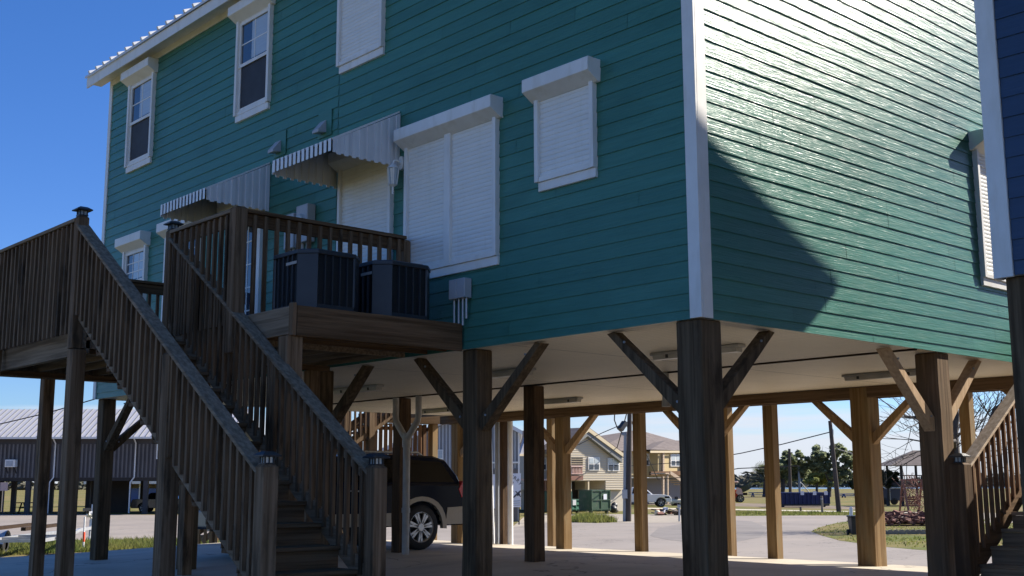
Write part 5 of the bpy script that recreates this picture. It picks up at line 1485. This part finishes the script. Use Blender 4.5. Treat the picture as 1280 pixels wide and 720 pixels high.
# white pickup and the debris
L6 = Loc(822, 633.5)
yaw_p = math.atan2(L6.r.y, L6.r.x)
f0 = L6.P(800, 633.5)
P6 = car_frame((f0.x, f0.y, GZ), yaw_p)
body = [(-2.4, 0.5), (-2.4, 1.0), (0.6, 1.02), (1.9, 1.0), (2.35, 0.9), (2.5, 0.7), (2.5, 0.42)]
t, w2, a_, c_ = vehicle('pickup_truck', 'white pickup truck parked in front of the tan house', 'pickup truck', P6, (f0.x, f0.y, GZ), 5, 1.8, body, [(-0.9, 0.98), (-0.7, 1.6), (0.3, 1.62), (1.0, 0.98)], [(-1.4, 0.36), (1.65, 0.36)], 0.36, M_['carwhite'], zb=0.4)
side_glass(t, P6, w2, a_, c_, [[(-0.72, 1.08), (-0.6, 1.52), (0.25, 1.54), (0.75, 1.08)]])
for v0, v1 in ((-0.89, -0.66), (0.89, 0.66)):
    for u in (-1.4, 1.65): wheel(t, P6, u, v0, v1, 0.36, 0.36, 5, two=False)
b = MB(); b.add([P6(1.93, -0.897, 0.72), P6(2.35, -0.897, 0.72), P6(2.3, -0.897, 0.84), P6(1.95, -0.897, 0.86)], [(0, 1, 2, 3)]); b.build('headlight', M_['tint'], t)
L7 = Loc(812, 628)
t = thing('pipe_gate', 'thin white pipe gate standing behind the pickup', 'gate', L7.o)
b = MB()
for p_, q_ in (((790, 630), (790, 613)), ((790, 613), (821, 613)), ((821, 613), (821, 630))): b.beam(L7.P(*p_), L7.P(*q_), 0.1, 0.1)
b.build('pipes', M_['pvc_w'], t)
L8 = Loc(836, 644)
t = thing('debris_pile', 'heap of broken boards and pale sheets by the edge of the lot', 'debris', L8.o)
rr = random.Random(5)
for i in range(22):
    px = rr.uniform(817, 858); py = rr.uniform(638, 643)
    c_ = L8.P(px, py, rr.uniform(-0.5, 0.8)); a = rr.uniform(0, 3.1); ln = rr.uniform(0.5, 1.3)
    b = MB(); b.beam(c_ - V((math.cos(a), math.sin(a), 0.15)) * ln / 2, c_ + V((math.cos(a), math.sin(a), 0.25)) * ln / 2, rr.uniform(0.1, 0.4), 0.06); b.build('board', M_[rr.choice(['black', 'brace_new', 'redwood', 'dark_gap', 'stone'])], t)
b = MB(); b.add([L8.P(828, 641, -0.7), L8.P(834, 634.5, 0.1), L8.P(831.5, 633.5, 0.3), L8.P(825, 640, 0.1)], [(0, 1, 2, 3)]); b.ext([L8.uz(828.5, 640), L8.uz(834, 640), L8.uz(835, 634), L8.uz(829, 634.5)], lambda u, z, d: L8.W(u, d, z), -0.1, 0.15); b.build('sheet', M_['signw'], t)
b = MB(); b.ball(L8.P(821, 641, -0.3), 0.2, 0.2, 0.18); b.build('sack', M_['cream_p'], t)
b = MB(); b.ball(L8.P(846, 641.5, 0), 0.18, 0.25, 0.14); b.build('sack', M_['cream_p'], t)
L9 = Loc(860, 631)
for (x0_, x1_, yt, yb, mm, lab) in ((831, 845, 623, 630, 'cream_p', 'cream plastic tank lying in front of the tan house'), (845, 858, 625, 631, 'pinkwhite', 'faded pink tank right of the cream one')):
    t = thing('plastic_tank', lab, 'tank', L9.P((x0_ + x1_) / 2, yb))
    b = MB(); r_ = (L9.P(x0_, yb) - L9.P(x0_, yt)).length / 2; b.cyl(L9.P(x0_, (yb + yt) / 2, -4), L9.P(x1_, (yb + yt) / 2, -4), r_, n=14); b.build('tank', M_[mm], t, bevel=0.06)
    b = MB(); c_ = L9.P((x0_ + x1_) / 2, yt, -4); b.cyl(c_, c_ + V((0, 0, 0.2)), 0.18, n=10); b.build('lid', M_['black'], t)
    b = MB(); p_ = L9.P((x0_ + x1_) / 2, yb, -4); b.box(p_.x - 0.3, p_.x + 0.3, p_.y - 0.3, p_.y + 0.3, GZ, GZ + 0.22); b.build('cradle', M_['dark_gap'], t)
L10 = Loc(849, 652)
t = thing('sign_post', 'short steel post with a small plate at the road edge', 'sign post', L10.o)
b = MB(); b.tube([L10.P(849, 653), L10.P(849, 633)], 0.045, 7); b.build('post', M_['polesteel'], t)
b = MB(); b.obox(lambda u, d, z: L10.W(u, d, z), -0.08, 0.08, -0.06, -0.045, 0.7, 0.84); b.build('plate', M_['grey_metal'], t)

# red tractor
L11 = Loc(915, 628)
t = thing('red_tractor', 'red tractor with a faded canopy parked on the far grass', 'tractor', L11.o)
P11 = lambda u, d, z: L11.W(u, d, z)
b = MB(); b.obox(P11, -1.3, 0.25, -0.4, 0.4, 0.4, 1.0); b.obox(P11, 0.25, 0.75, -0.35, 0.35, 0.5, 1.25); b.build('body', M_['red'], t, bevel=0.06)
b = MB()
for u, d in ((-0.8, -0.6), (0.5, -0.6), (-0.8, 0.6), (0.5, 0.6)): b.beam(P11(u * 0.8, d, 0.5), P11(u * 0.8, d, 1.95), 0.16, 0.16)
b.obox(P11, -0.8, 0.5, -0.7, -0.52, 0.45, 0.6); b.beam(P11(-0.4, -0.6, 0.5), P11(0.1, -0.6, 1.9), 0.12, 0.12); b.build('frame', M_['red'], t)
b = MB(); b.obox(P11, -1.6, 0.55, -0.8, 0.8, 1.93, 2.1); b.build('canopy', M_['pinkwhite'], t, bevel=0.05)
b = MB(); b.ext([(0.3, 0.95), (0.45, 1.5), (0.85, 1.35), (1.0, 0.8), (0.5, 0.75)], lambda u, z, d: P11(u, d, z), -0.75, -0.42); b.build('fender', M_['pinkwhite'], t)
for u, r_ in ((0.72, 0.4), (-1.2, 0.4)):
    for d in (-0.8, 0.5): wheel(t, lambda a, v, z: P11(a, v, z), u, d, d + 0.3, r_, r_, 5, rim='cream_p', two=False)
b = MB(); b.obox(P11, -0.5, 0.0, -0.25, 0.25, 1.0, 1.45); b.build('seat', M_['black'], t)
L12 = Loc(908, 646)
o = wpoly(L12, [(907, 646), (909.2, 646), (909.2, 625), (907, 625)], -0.05, 0.05).build('wooden_stake', M_['brace_new']); tag(o, 'tan wooden stake standing at the road edge in front of the red tractor', 'stake')
# small dark boat on the shore
L13 = Loc(932, 619)
t = thing('small_boat', 'small dark skiff pulled up behind the red tractor', 'boat', L13.o)
u0, _ = L13.uz(922, 617); u1, _ = L13.uz(940, 617)
secs = []
for k in range(7):
    f = k / 6; wd = 0.9 * math.sin(math.pi * (0.5 - 0.5 * f)) + 0.02; zk = 1.1 - 0.5 * (1 - f) + 0.5 * f * f
    u = u0 + (u1 - u0) * f
    secs.append([L13.W(u, -wd, zk + 0.6), L13.W(u, -wd * 0.6, 0.35 + 0.9 * f * f), L13.W(u, wd * 0.6, 0.35 + 0.9 * f * f), L13.W(u, wd, zk + 0.6)])
b = MB(); b.add([p for s in secs for p in s], [(k * 4 + i, k * 4 + i + 1, k * 4 + 5 + i, k * 4 + 4 + i) for k in range(6) for i in range(3)] + [(3, 2, 1, 0)]); b.build('hull', M_['boat'], t)
b = MB(); b.obox(lambda u, d, z: L13.W(u, d, z), u0 + 0.4, u0 + 0.7, -0.7, 0.7, 1.0, 1.06); b.build('seat', M_['brace_new'], t)
b = MB(); b.obox(lambda u, d, z: L13.W(u, d, z), u0 + 0.3, u1 - 0.8, -0.3, 0.3, 0.0, 0.4); b.build('cradle', M_['dark_gap'], t)

# blue roll-off container
L14 = Loc(1005, 634)
t = thing('roll_off_container', 'long navy blue roll-off container on the grass beyond the road', 'container', L14.o)
P14 = lambda u, d, z: L14.W(u, d, z)
u0, z1 = L14.uz(972, 615.5); u1, _ = L14.uz(1036, 615.5)
b = MB(); b.obox(P14, u0, u1, 0, 2.4, 0.25, z1); b.build('box', M_['rolloff'], t)
b = MB()
k = 0; n_ = 12
for k in range(n_ + 1): u = u0 + (u1 - u0) * k / n_; b.obox(P14, u - 0.05, u + 0.05, -0.1, -0.003, 0.25, z1 - 0.05)
b.obox(P14, u0, u1, -0.12, -0.101, z1 - 0.12, z1); b.build('ribs', M_['rolloff'], t)
b = MB(); b.obox(P14, u0, u1, -0.05, 0.12, 0.1, 0.24); b.obox(P14, u0, u1, 2.2, 2.35, 0.1, 0.24); b.build('skid', M_['black'], t)
for u in (u0 + 0.4, u1 - 0.4):
    b = MB(); b.cyl(P14(u, 0.0, 0.12), P14(u, 0.25, 0.12), 0.12, n=10); b.build('roller', M_['black'], t)
for f in (0.44, 0.68, 0.9):
    b = MB(); u = u0 + (u1 - u0) * f; b.obox(P14, u, u + 0.28, -0.13, -0.122, 0.95, 1.25); b.build('sticker', M_['signw'], t)
for (pa, pb, yb, yt, lab) in ((937, 960, 621, 615.5, 'long blue picnic table on the shore left of the container'), (1050, 1078, 622, 617, 'blue picnic table by the lake right of the leaning pole')):
    L_ = Loc((pa + pb) / 2, yb); u0, z1 = L_.uz(pa, yt); u1, _ = L_.uz(pb, yt); P_ = lambda u, d, z: L_.W(u, d, z)
    t = thing('picnic_table', lab, 'table', L_.o, 'blue tables by the lake')
    b = MB(); b.obox(P_, u0, u1, 0, 0.8, z1 - 0.12, z1); b.build('tabletop', M_['bluewood'], t)
    for d in (-0.5, 1.05):
        b = MB(); b.obox(P_, u0, u1, d, d + 0.25, z1 * 0.5 - 0.08, z1 * 0.5); b.build('seat', M_['bluewood'], t)
    for f in (0.2, 0.8):
        b = MB(); u = u0 + (u1 - u0) * f; b.beam(P_(u, -0.4, 0), P_(u, 0.3, z1 - 0.1), 0.14, 0.14); b.beam(P_(u, 1.2, 0), P_(u, 0.5, z1 - 0.1), 0.14, 0.14); b.build('leg', M_['bluewood'], t)
for (px, yt, yb, lab) in ((1028, 620, 641.5, 'grey timber bollard in front of the blue container'), (1001, 634, 639, 'low dark stump on the verge left of the bollard')):
    L_ = Loc(px, yb); t = thing('bollard', lab, 'bollard', L_.o)
    b = MB(); _, z1 = L_.uz(px, yt); b.tube([L_.o, L_.o + V((0, 0, z1 * 0.5)), L_.o + V((0, 0, z1))], 0.075, 9); b.build('post', M_['polewood'] if yt > 630 else M_['stone'], t)
    b = MB(); b.cyl(L_.o + V((0, 0, z1 * 0.8)), L_.o + V((0, 0, z1 * 0.86)), 0.08, n=9); b.build('band', M_['galv'], t)

# wheelie bin, marker board, raised bed, edging, swing, trailer
L15 = Loc(1069, 669)
t = thing('wheeled_bin', 'black wheeled bin standing on the grass verge', 'bin', L15.o)
P15 = lambda u, d, z: L15.W(u, d, z)
u0, z1 = L15.uz(1063.5, 644.5); u1, _ = L15.uz(1075, 644.5); w_ = (u1 - u0) / 2; uc = (u0 + u1) / 2
b = MB(); lo_ = w_ * 0.82
b.add([P15(uc - lo_, 0, 0.03), P15(uc + lo_, 0, 0.03), P15(uc + lo_, 0.4, 0.03), P15(uc - lo_, 0.4, 0.03), P15(uc - w_, -0.05, z1 - 0.07), P15(uc + w_, -0.05, z1 - 0.07), P15(uc + w_, 0.5, z1 - 0.07), P15(uc - w_, 0.5, z1 - 0.07)], [(3, 2, 1, 0), (0, 1, 5, 4), (1, 2, 6, 5), (2, 3, 7, 6), (3, 0, 4, 7), (4, 5, 6, 7)]); b.build('body', M_['black'], t, bevel=0.02)
b = MB(); b.obox(P15, uc - w_ - 0.02, uc + w_ + 0.02, -0.08, 0.53, z1 - 0.068, z1); b.build('lid', M_['black'], t, bevel=0.015)
for s in (-1, 1):
    b = MB(); b.cyl(P15(uc + s * (w_ - 0.02), 0.42, 0.1), P15(uc + s * (w_ + 0.05), 0.42, 0.1), 0.1, n=12); b.build('wheel', M_['rubber'], t)
L16 = Loc(1064, 652)
t = thing('marker_board', 'short white board standing upright behind the wheeled bin', 'marker', L16.o)
wpoly(L16, [(1062, 652), (1066, 652), (1066, 635.5), (1065.2, 633.5), (1063, 633.5), (1062, 636)], -0.04, 0.04).build('board', M_['signw'], t, bevel=0.01)
wpoly(L16, [(1060.5, 652), (1067.5, 652), (1067.5, 651), (1060.5, 651)], -0.15, 0.15).build('foot', M_['black'], t)
L17 = Loc(1130, 658)
t = thing('raised_bed', 'low timber-edged planting bed filled with red-brown mulch', 'planter', L17.o)
wpoly(L17, [(1105, 660), (1215, 660), (1215, 656.5), (1105, 656.5)], -0.1, 0.0).build('edge_board', M_['dark_gap'], t)
b = wpoly(L17, [(1108, 659), (1210, 659), (1210, 645), (1112, 647)], 2.6, 2.75); b.build('back_board', M_['dark_gap'], t)
b = MB(); rr = random.Random(9)
for i in range(330):
    px = rr.uniform(1106, 1210); f = rr.random(); c_ = L17.P(px, 658, 0.05 + 2.5 * f); c_.z = GZ + 0.15 + 0.35 * f + rr.uniform(-0.06, 0.1)
    s = rr.uniform(0.07, 0.17); a = rr.uniform(0, 6.3)
    b.beam(c_ - V((math.cos(a), math.sin(a), rr.uniform(-.4, .4))) * s, c_ + V((math.cos(a), math.sin(a), rr.uniform(-.2, .6))) * s, s * 0.9, s * 0.6)
o = b.build('mulch', M_['brick'], t); o["kind"] = "stuff"
L18 = Loc(1132, 668)
t = thing('garden_edging', 'scalloped grey edging stones in a row on the grass', 'garden edging', L18.o)
for i in range(16):
    px = 1106 + i * 7.2; cx_, _ = L18.uz(px, 668); r_ = 0.115
    b = MB(); b.ext([(cx_ - r_, 0.0), (cx_ + r_, 0.0), (cx_ + r_, 0.08)] + [(cx_ + r_ * math.cos(a), 0.08 + 0.1 * math.sin(a)) for a in [math.pi * k / 8 for k in range(1, 8)]] + [(cx_ - r_, 0.08)], lambda u, z, d: L18.W(u, d, z), -0.04, 0.04); b.build('edging_stone', M_['stone'], t, bevel=0.01)
L19 = Loc(1140, 642)
t = thing('garden_swing', 'weathered brown timber garden swing in an A-frame overgrown with twigs', 'swing', L19.o)
P19 = lambda u, d, z: L19.W(u, d, z)
u0, z1 = L19.uz(1128, 600); u1, _ = L19.uz(1152, 600)
b = MB()
for u in (u0, u1):
    b.beam(P19(u, -0.9, 0), P19(u, 0, z1), 0.1, 0.1); b.beam(P19(u, 0.9, 0), P19(u, 0, z1), 0.1, 0.1); b.beam(P19(u, -0.45, z1 / 2), P19(u, 0.45, z1 / 2), 0.08, 0.08)
b.beam(P19(u0 - 0.1, 0, z1), P19(u1 + 0.1, 0, z1), 0.11, 0.11); b.build('frame', M_['redwood'], t)
b = MB()
for k in range(4): b.obox(P19, u0 + 0.2, u1 - 0.2, -0.3 + k * 0.14, -0.2 + k * 0.14, 0.5, 0.53)
b.build('seat', M_['redwood'], t)
b = MB()
for k in range(4): b.obox(P19, u0 + 0.2, u1 - 0.2, 0.27 + k * 0.03, 0.29 + k * 0.03, 0.55 + k * 0.13, 0.65 + k * 0.13)
b.build('backrest', M_['redwood'], t)
rr = random.Random(11); b = MB()
for i in range(170):
    p_ = P19(rr.uniform(u0, u1), rr.uniform(-0.4, 0.4), rr.uniform(0.3, z1 * 0.95)); q_ = p_ + V((rr.uniform(-.5, .5), rr.uniform(-.5, .5), rr.uniform(-.8, .8))); b.cyl(p_, q_, 0.014, n=4, cap=False)
o = b.build('twigs', M_['redwood'], t)
L20 = Loc(1113, 631)
t = thing('cargo_trailer', 'navy enclosed cargo trailer parked at the far right', 'trailer', L20.o)
P20 = lambda u, d, z: L20.W(u, d, z); u0, z1 = L20.uz(1098, 609.5); u1, _ = L20.uz(1126, 609.5)
b = MB(); b.obox(P20, u0, u1, 0, 2.2, 0.35, z1); b.build('box', M_['navyshed'], t, bevel=0.05)
b = MB(); b.obox(P20, u0, u1, -0.02, -0.003, z1 - 0.12, z1); b.obox(P20, u0 + 0.95, u0 + 1.02, -0.02, -0.003, 0.4, z1 - 0.13); b.build('trim', M_['grey_metal'], t)
for u in (u0 + 0.6, u1 - 0.6):
    b = MB(); b.cyl(P20(u, 0.0, 0.3), P20(u, 0.25, 0.3), 0.3, n=12); b.build('wheel', M_['rubber'], t)
# pavilion on stilts
L21 = Loc(1135, 632)
t = thing('stilt_pavilion', 'open hip-roofed pavilion on tall posts beyond the trailer', 'pavilion', L21.o)
hip(L21, (1113.5, 581.5), (1176, 581.5), (1141, 563), (1150, 563), -2.3, 2.3, 0, M_['shingle'], t)
P21 = lambda u, d, z: L21.W(u, d, z)
ua, zr_ = L21.uz(1117, 582); ub, _ = L21.uz(1172, 582); _, zf_ = L21.uz(1117, 603); _, zq = L21.uz(1117, 594)
for i in range(4):
    for d in (-1.8, 1.8):
        u = ua + (ub - ua) * i / 3; b = MB(); b.obox(P21, u - 0.08, u + 0.08, d - 0.08, d + 0.08, 0, zr_); b.build('post', M_['cave'], t)
b = MB(); b.obox(P21, ua - 0.3, ub + 0.3, -2.1, 2.1, zf_ - 0.25, zf_); b.build('floor', M_['cave'], t)
b = MB(); b.obox(P21, ua, ub, -2.0, -1.92, zq - 0.06, zq); b.obox(P21, ua, ub, 1.92, 2.0, zq - 0.06, zq)
k = ua
while k < ub: b.obox(P21, k, k + 0.05, -1.98, -1.94, zf_, zq - 0.06); k += 0.2
b.build('railing', M_['cave'], t)


# ------------------------------------------------------------------ trees and shrubs
def leaves(mb, clumps, n, size, rr, flat=0.4):
    tot = sum(c[1] * c[2] * c[3] for c in clumps)
    for c, rx, ry, rz in clumps:
        m_ = int(n * rx * ry * rz / tot) + 8
        for i in range(m_):
            while True:
                x, y, z = rr.uniform(-1, 1), rr.uniform(-1, 1), rr.uniform(-1, 1)
                r2 = x * x + y * y + z * z
                if r2 < 1 and rr.random() < 0.25 + 0.75 * r2: break
            p = V(c) + V((x * rx, y * ry, z * rz))
            a = V((rr.gauss(0, 1), rr.gauss(0, 1), rr.gauss(0, flat))).normalized(); b2 = V((rr.gauss(0, 1), rr.gauss(0, 1), rr.gauss(0, 1))); b2 = (b2 - a * b2.dot(a)).normalized()
            s = size * rr.uniform(0.6, 1.3)
            mb.add([p - a * s, p + b2 * s * 0.55, p + a * s, p - b2 * s * 0.55], [(0, 1, 2, 3)])


def limb(mb, p, d, ln, r, depth, rr, spread=0.6, segs=4, tips=None, droop=0.0, minr=0.004, kids=(2, 4)):
    pts = [p]; dd = d.normalized()
    for k in range(segs):
        dd = (dd + V((rr.gauss(0, 0.13), rr.gauss(0, 0.13), rr.gauss(0, 0.1) - droop))).normalized()
        pts.append(pts[-1] + dd * ln / segs)
    mb.tube(pts, r, 6 if r > 0.05 else 4, max(r * 0.55, minr))
    if tips is not None and depth <= 1: tips.append(pts[-1])
    if depth > 0:
        for k in range(rr.randint(*kids)):
            i = rr.randint(max(1, segs // 2), segs); q = pts[i]
            nd = (dd + V((rr.gauss(0, spread), rr.gauss(0, spread), rr.gauss(0.08, spread * 0.7)))).normalized()
            limb(mb, q, nd, ln * rr.uniform(0.55, 0.85), max(r * 0.5, minr), depth - 1, rr, spread, segs, tips, droop, minr, kids)


def broad_tree(label, base, trunk_pts, clumps, leafm, n, size, seed, tr=0.35, name='broadleaf_tree', group=None):
    rr = random.Random(seed)
    t = thing(name, label, 'tree', base, group)
    b = MB(); b.tube(trunk_pts, tr, 8, tr * 0.6)
    for c, rx, ry, rz in clumps:
        st = trunk_pts[-1] if rr.random() < 0.7 else trunk_pts[len(trunk_pts) // 2]
        mid = st.lerp(V(c), 0.5) + V((0, 0, -0.3)); b.tube([st, mid, V(c)], tr * 0.4, 6, tr * 0.1)
        for k in range(4): b.tube([V(c), V(c) + V((rr.uniform(-rx, rx), rr.uniform(-ry, ry), rr.uniform(-.3, rz)))], tr * 0.1, 4, tr * 0.03)
    b.build('trunk', M_['bark'], t)
    b = MB()
    subs = []
    for c, rx, ry, rz in clumps:
        for k in range(24):
            o_ = V((rr.gauss(0, .5) * rx, rr.gauss(0, .5) * ry, rr.gauss(0, .48) * rz)); s = rr.uniform(0.16, 0.36)
            subs.append((V(c) + o_, rx * s, ry * s, rz * s * 0.8))
    leaves(b, subs, n, size, rr); b.build('crown', M_[leafm], t, raw=True)
    return t


def pt(L_, px, py, dn=0): return L_.P(px, py, dn)


T1 = Loc(979, 621)
k = T1.k
broad_tree('dark evergreen oak at the left of the group, its trunk behind the thin pole', T1.o, [T1.P(978.5, 622), T1.P(979, 606), T1.P(980, 596)],
           [(T1.P(982, 585), 15.9 * k, 14.6 * k, 15.9 * k), (T1.P(993, 578), 13.4 * k, 12.2 * k, 13.4 * k), (T1.P(974, 590), 11.0 * k, 11.0 * k, 12.2 * k), (T1.P(1000, 590), 11.0 * k, 11.0 * k, 11.0 * k)], 'leaf_oak', 7500, 0.3, 21, 0.35, group='trees beyond the road')
T2 = Loc(1040, 621); k = T2.k
broad_tree('tallest spreading oak with gaps of sky in its crown, behind the leaning pole', T2.o, [T2.P(1036, 621), T2.P(1037, 605), T2.P(1041, 590)],
           [(T2.P(1026, 572), 15.9 * k, 12.2 * k, 14.6 * k), (T2.P(1048, 566), 17.1 * k, 12.2 * k, 13.4 * k), (T2.P(1062, 576), 12.2 * k, 11.0 * k, 12.2 * k), (T2.P(1018, 582), 11.0 * k, 11.0 * k, 11.0 * k), (T2.P(1040, 590), 12.2 * k, 11.0 * k, 11.0 * k), (T2.P(1058, 592), 9.8 * k, 9.8 * k, 7.3 * k)], 'leaf_oak', 10000, 0.3, 22, 0.35, group='trees beyond the road')
T3 = Loc(1021, 618); k = T3.k
broad_tree('rounded brighter green tree right behind the blue container', T3.o, [T3.P(1021, 619), T3.P(1021, 610), T3.P(1022, 602)],
           [(T3.P(1016, 596), 14.6 * k, 12.2 * k, 12.2 * k), (T3.P(1030, 598), 13.4 * k, 12.2 * k, 12.2 * k), (T3.P(1022, 588), 12.2 * k, 11.0 * k, 9.8 * k)], 'leaf_green', 7000, 0.3, 23, 0.25, group='trees beyond the road')
T4 = Loc(1074, 619); k = T4.k
broad_tree('low dark bushy tree between the leaning pole and the tan piling', T4.o, [T4.P(1076, 619), T4.P(1076, 613), T4.P(1076, 606)],
           [(T4.P(1070, 602), 11.0 * k, 9.8 * k, 9.8 * k), (T4.P(1082, 600), 12.2 * k, 9.8 * k, 12.2 * k)], 'leaf_dark', 2600, 0.36, 24, 0.2, group='trees beyond the road')
T5 = Loc(1112, 632); k = T5.k
broad_tree('dark ragged shrub tree beside the pavilion', T5.o, [T5.P(1110, 632), T5.P(1110, 615), T5.P(1111, 604)],
           [(T5.P(1108, 596), 9.8 * k, 9.8 * k, 9.8 * k), (T5.P(1116, 600), 11.0 * k, 9.8 * k, 7.3 * k), (T5.P(1105, 604), 7.3 * k, 7.3 * k, 6.1 * k)], 'leaf_dark', 1800, 0.16, 25, 0.12)
# palm
T6 = Loc(956, 621); rr = random.Random(31)
t = thing('palm_tree', 'small dark fan palm on the far shore left of the oaks', 'tree', T6.o)
top = T6.P(957, 600)
b = MB(); b.tube([T6.P(956, 621), T6.P(956, 611), top], 0.3, 8, 0.25); b.build('trunk', M_['bark'], t)
b = MB()
for i in range(34):
    a = rr.uniform(0, 6.28); e = rr.uniform(-0.5, 1.2); ln = rr.uniform(1.3, 2.0)
    d = V((math.cos(a) * math.cos(e), math.sin(a) * math.cos(e), math.sin(e))); q_ = top + d * ln
    b.tube([top, q_], 0.03, 4)
    sd_ = d.cross(V((0, 0, 1))).normalized(); up_ = sd_.cross(d)
    for k in range(11):
        an_ = -1.1 + 2.2 * k / 10; ld = (d * math.cos(an_) + sd_ * math.sin(an_) + V((0, 0, -0.25))).normalized(); wv = (sd_ * math.cos(an_) - d * math.sin(an_)) * 0.07
        b.add([q_ - wv, q_ + wv, q_ + ld * 1.15 + wv * 0.3, q_ + ld * 1.15 - wv * 0.3], [(0, 1, 2, 3)])
b.build('crown', M_['leaf_dark'], t, raw=True)
# big bare tree at the right
T7 = Loc(1199, 662); rr = random.Random(44)
t = thing('bare_tree', 'large leafless tree with dark forked trunk behind the right stairs', 'tree', T7.o)
b = MB()
fork = T7.P(1197, 590)
b.tube([T7.P(1200, 664), T7.P(1198, 630), fork], 0.46, 10, 0.36)
main = [[fork, T7.P(1193, 568), T7.P(1192, 545), T7.P(1196, 520), T7.P(1194, 495)],
        [fork, T7.P(1208, 572), T7.P(1222, 558), T7.P(1236, 535), T7.P(1243, 512), T7.P(1262, 498)],
        [fork, T7.P(1198, 565, 0.5), T7.P(1203, 540, 1), T7.P(1204, 515, 1.5)],
        [T7.P(1193, 572), T7.P(1178, 556), T7.P(1165, 535), T7.P(1145, 522), T7.P(1130, 521)],
        [T7.P(1193, 560), T7.P(1182, 552, -1), T7.P(1160, 556, -1.6), T7.P(1130, 566, -2.2)]]
for i, br in enumerate(main):
    b.tube(br, [0.3, 0.26, 0.2, 0.14, 0.1][i], 7, 0.05)
    for j in range(1, len(br)):
        for m_ in range(3):
            q_ = br[j - 1].lerp(br[j], rr.random()); d = (br[j] - br[j - 1]).normalized()
            nd = (d + V((rr.gauss(0, 0.7), rr.gauss(0, 0.7), rr.gauss(0.1, 0.5)))).normalized()
            limb(b, q_, nd, rr.uniform(1.0, 2.2), 0.032, 2, rr, 0.6, 4, None, -0.03, 0.006, (2, 4))
b.build('trunk', M_['bark'], t)


# distant wood along the lake: reads as one mass
b = MB(); rr = random.Random(51)
for i in range(1500):
    a = rr.uniform(-0.52, 0.46); dist = rr.uniform(520, 640)
    yaw = 0.733465 + a
    base = V((math.sin(yaw) * dist, math.cos(yaw) * dist, GZ))
    hgt = (3.6 + 1.6 * math.sin(a * 37) + 1.1 * math.sin(a * 91 + 1)) * rr.uniform(0.5, 1.25) + 1.0
    leaves(b, [(base + V((0, 0, hgt * 0.5)), 4, 4, hgt * 0.55)], 6, 1.5, rr)
o = b.build('far_wood', M_['leaf_far'], raw=True); tag(o, 'low winter woodland along the horizon beyond the lake', 'woodland', kind='stuff')


# grass: blades where the verge is close enough to show them
def in_poly(x, y, poly):
    c = False; j = len(poly) - 1
    for i in range(len(poly)):
        if (poly[i].y > y) != (poly[j].y > y) and x < (poly[j].x - poly[i].x) * (y - poly[i].y) / (poly[j].y - poly[i].y) + poly[i].x: c = not c
        j = i
    return c


def blades(name, poly, n, h, seed, label, clump=1.2, z0=GZ):
    rr = random.Random(seed); b = MB()
    x0, x1 = min(p.x for p in poly), max(p.x for p in poly); y0, y1 = min(p.y for p in poly), max(p.y for p in poly)
    cl = []
    while len(cl) < 60:
        x, y = rr.uniform(x0, x1), rr.uniform(y0, y1)
        if in_poly(x, y, poly): cl.append((x, y, rr.uniform(0.5, 1.5)))
    k = 0; guard = 0
    while k < n and guard < n * 8:
        guard += 1
        if rr.random() < 0.7:
            c = rr.choice(cl); x, y = rr.gauss(c[0], clump * c[2] * 0.5), rr.gauss(c[1], clump * c[2] * 0.5); hh = h * c[2]
        else: x, y = rr.uniform(x0, x1), rr.uniform(y0, y1); hh = h * 0.6
        if not in_poly(x, y, poly): continue
        a = rr.uniform(0, 6.28); w_ = rr.uniform(0.012, 0.03); d = V((math.cos(a), math.sin(a), 0)); l_ = V((rr.gauss(0, 0.35), rr.gauss(0, 0.35), 1)) * hh * rr.uniform(0.4, 1.2)
        p = V((x, y, z0)); b.add([p - d * w_, p + d * w_, p + l_], [(0, 1, 2)]); k += 1
    o = b.build(name, M_['blade'], raw=True); tag(o, label, 'grass', kind='stuff'); return o


blades('grass', [G(-40, 697), G(60, 692), G(120, 690), G(275, 683.5), G(275, 673), G(120, 677.5), G(70, 680), G(20, 679), G(-40, 683)], 15000, 0.17, 61, 'tufts of green winter grass along the left edge of the slab')
blades('grass', [G(712, 653), G(745, 654), G(772, 653), G(760, 648.5), G(735, 645.5), G(715, 648)], 5000, 0.3, 62, 'green weeds growing along the gravel in front of the dumpsters')
blades('grass', isl, 9000, 0.07, 63, 'short green and straw grass on the verge around the bin', 2.5, GZ + 0.008)
blades('grass', [G(905, 645), G(1085, 644.3), G(1085, 641), G(905, 638.5)], 4500, 0.12, 64, 'rough grass strip on the far side of the road', 2.5)
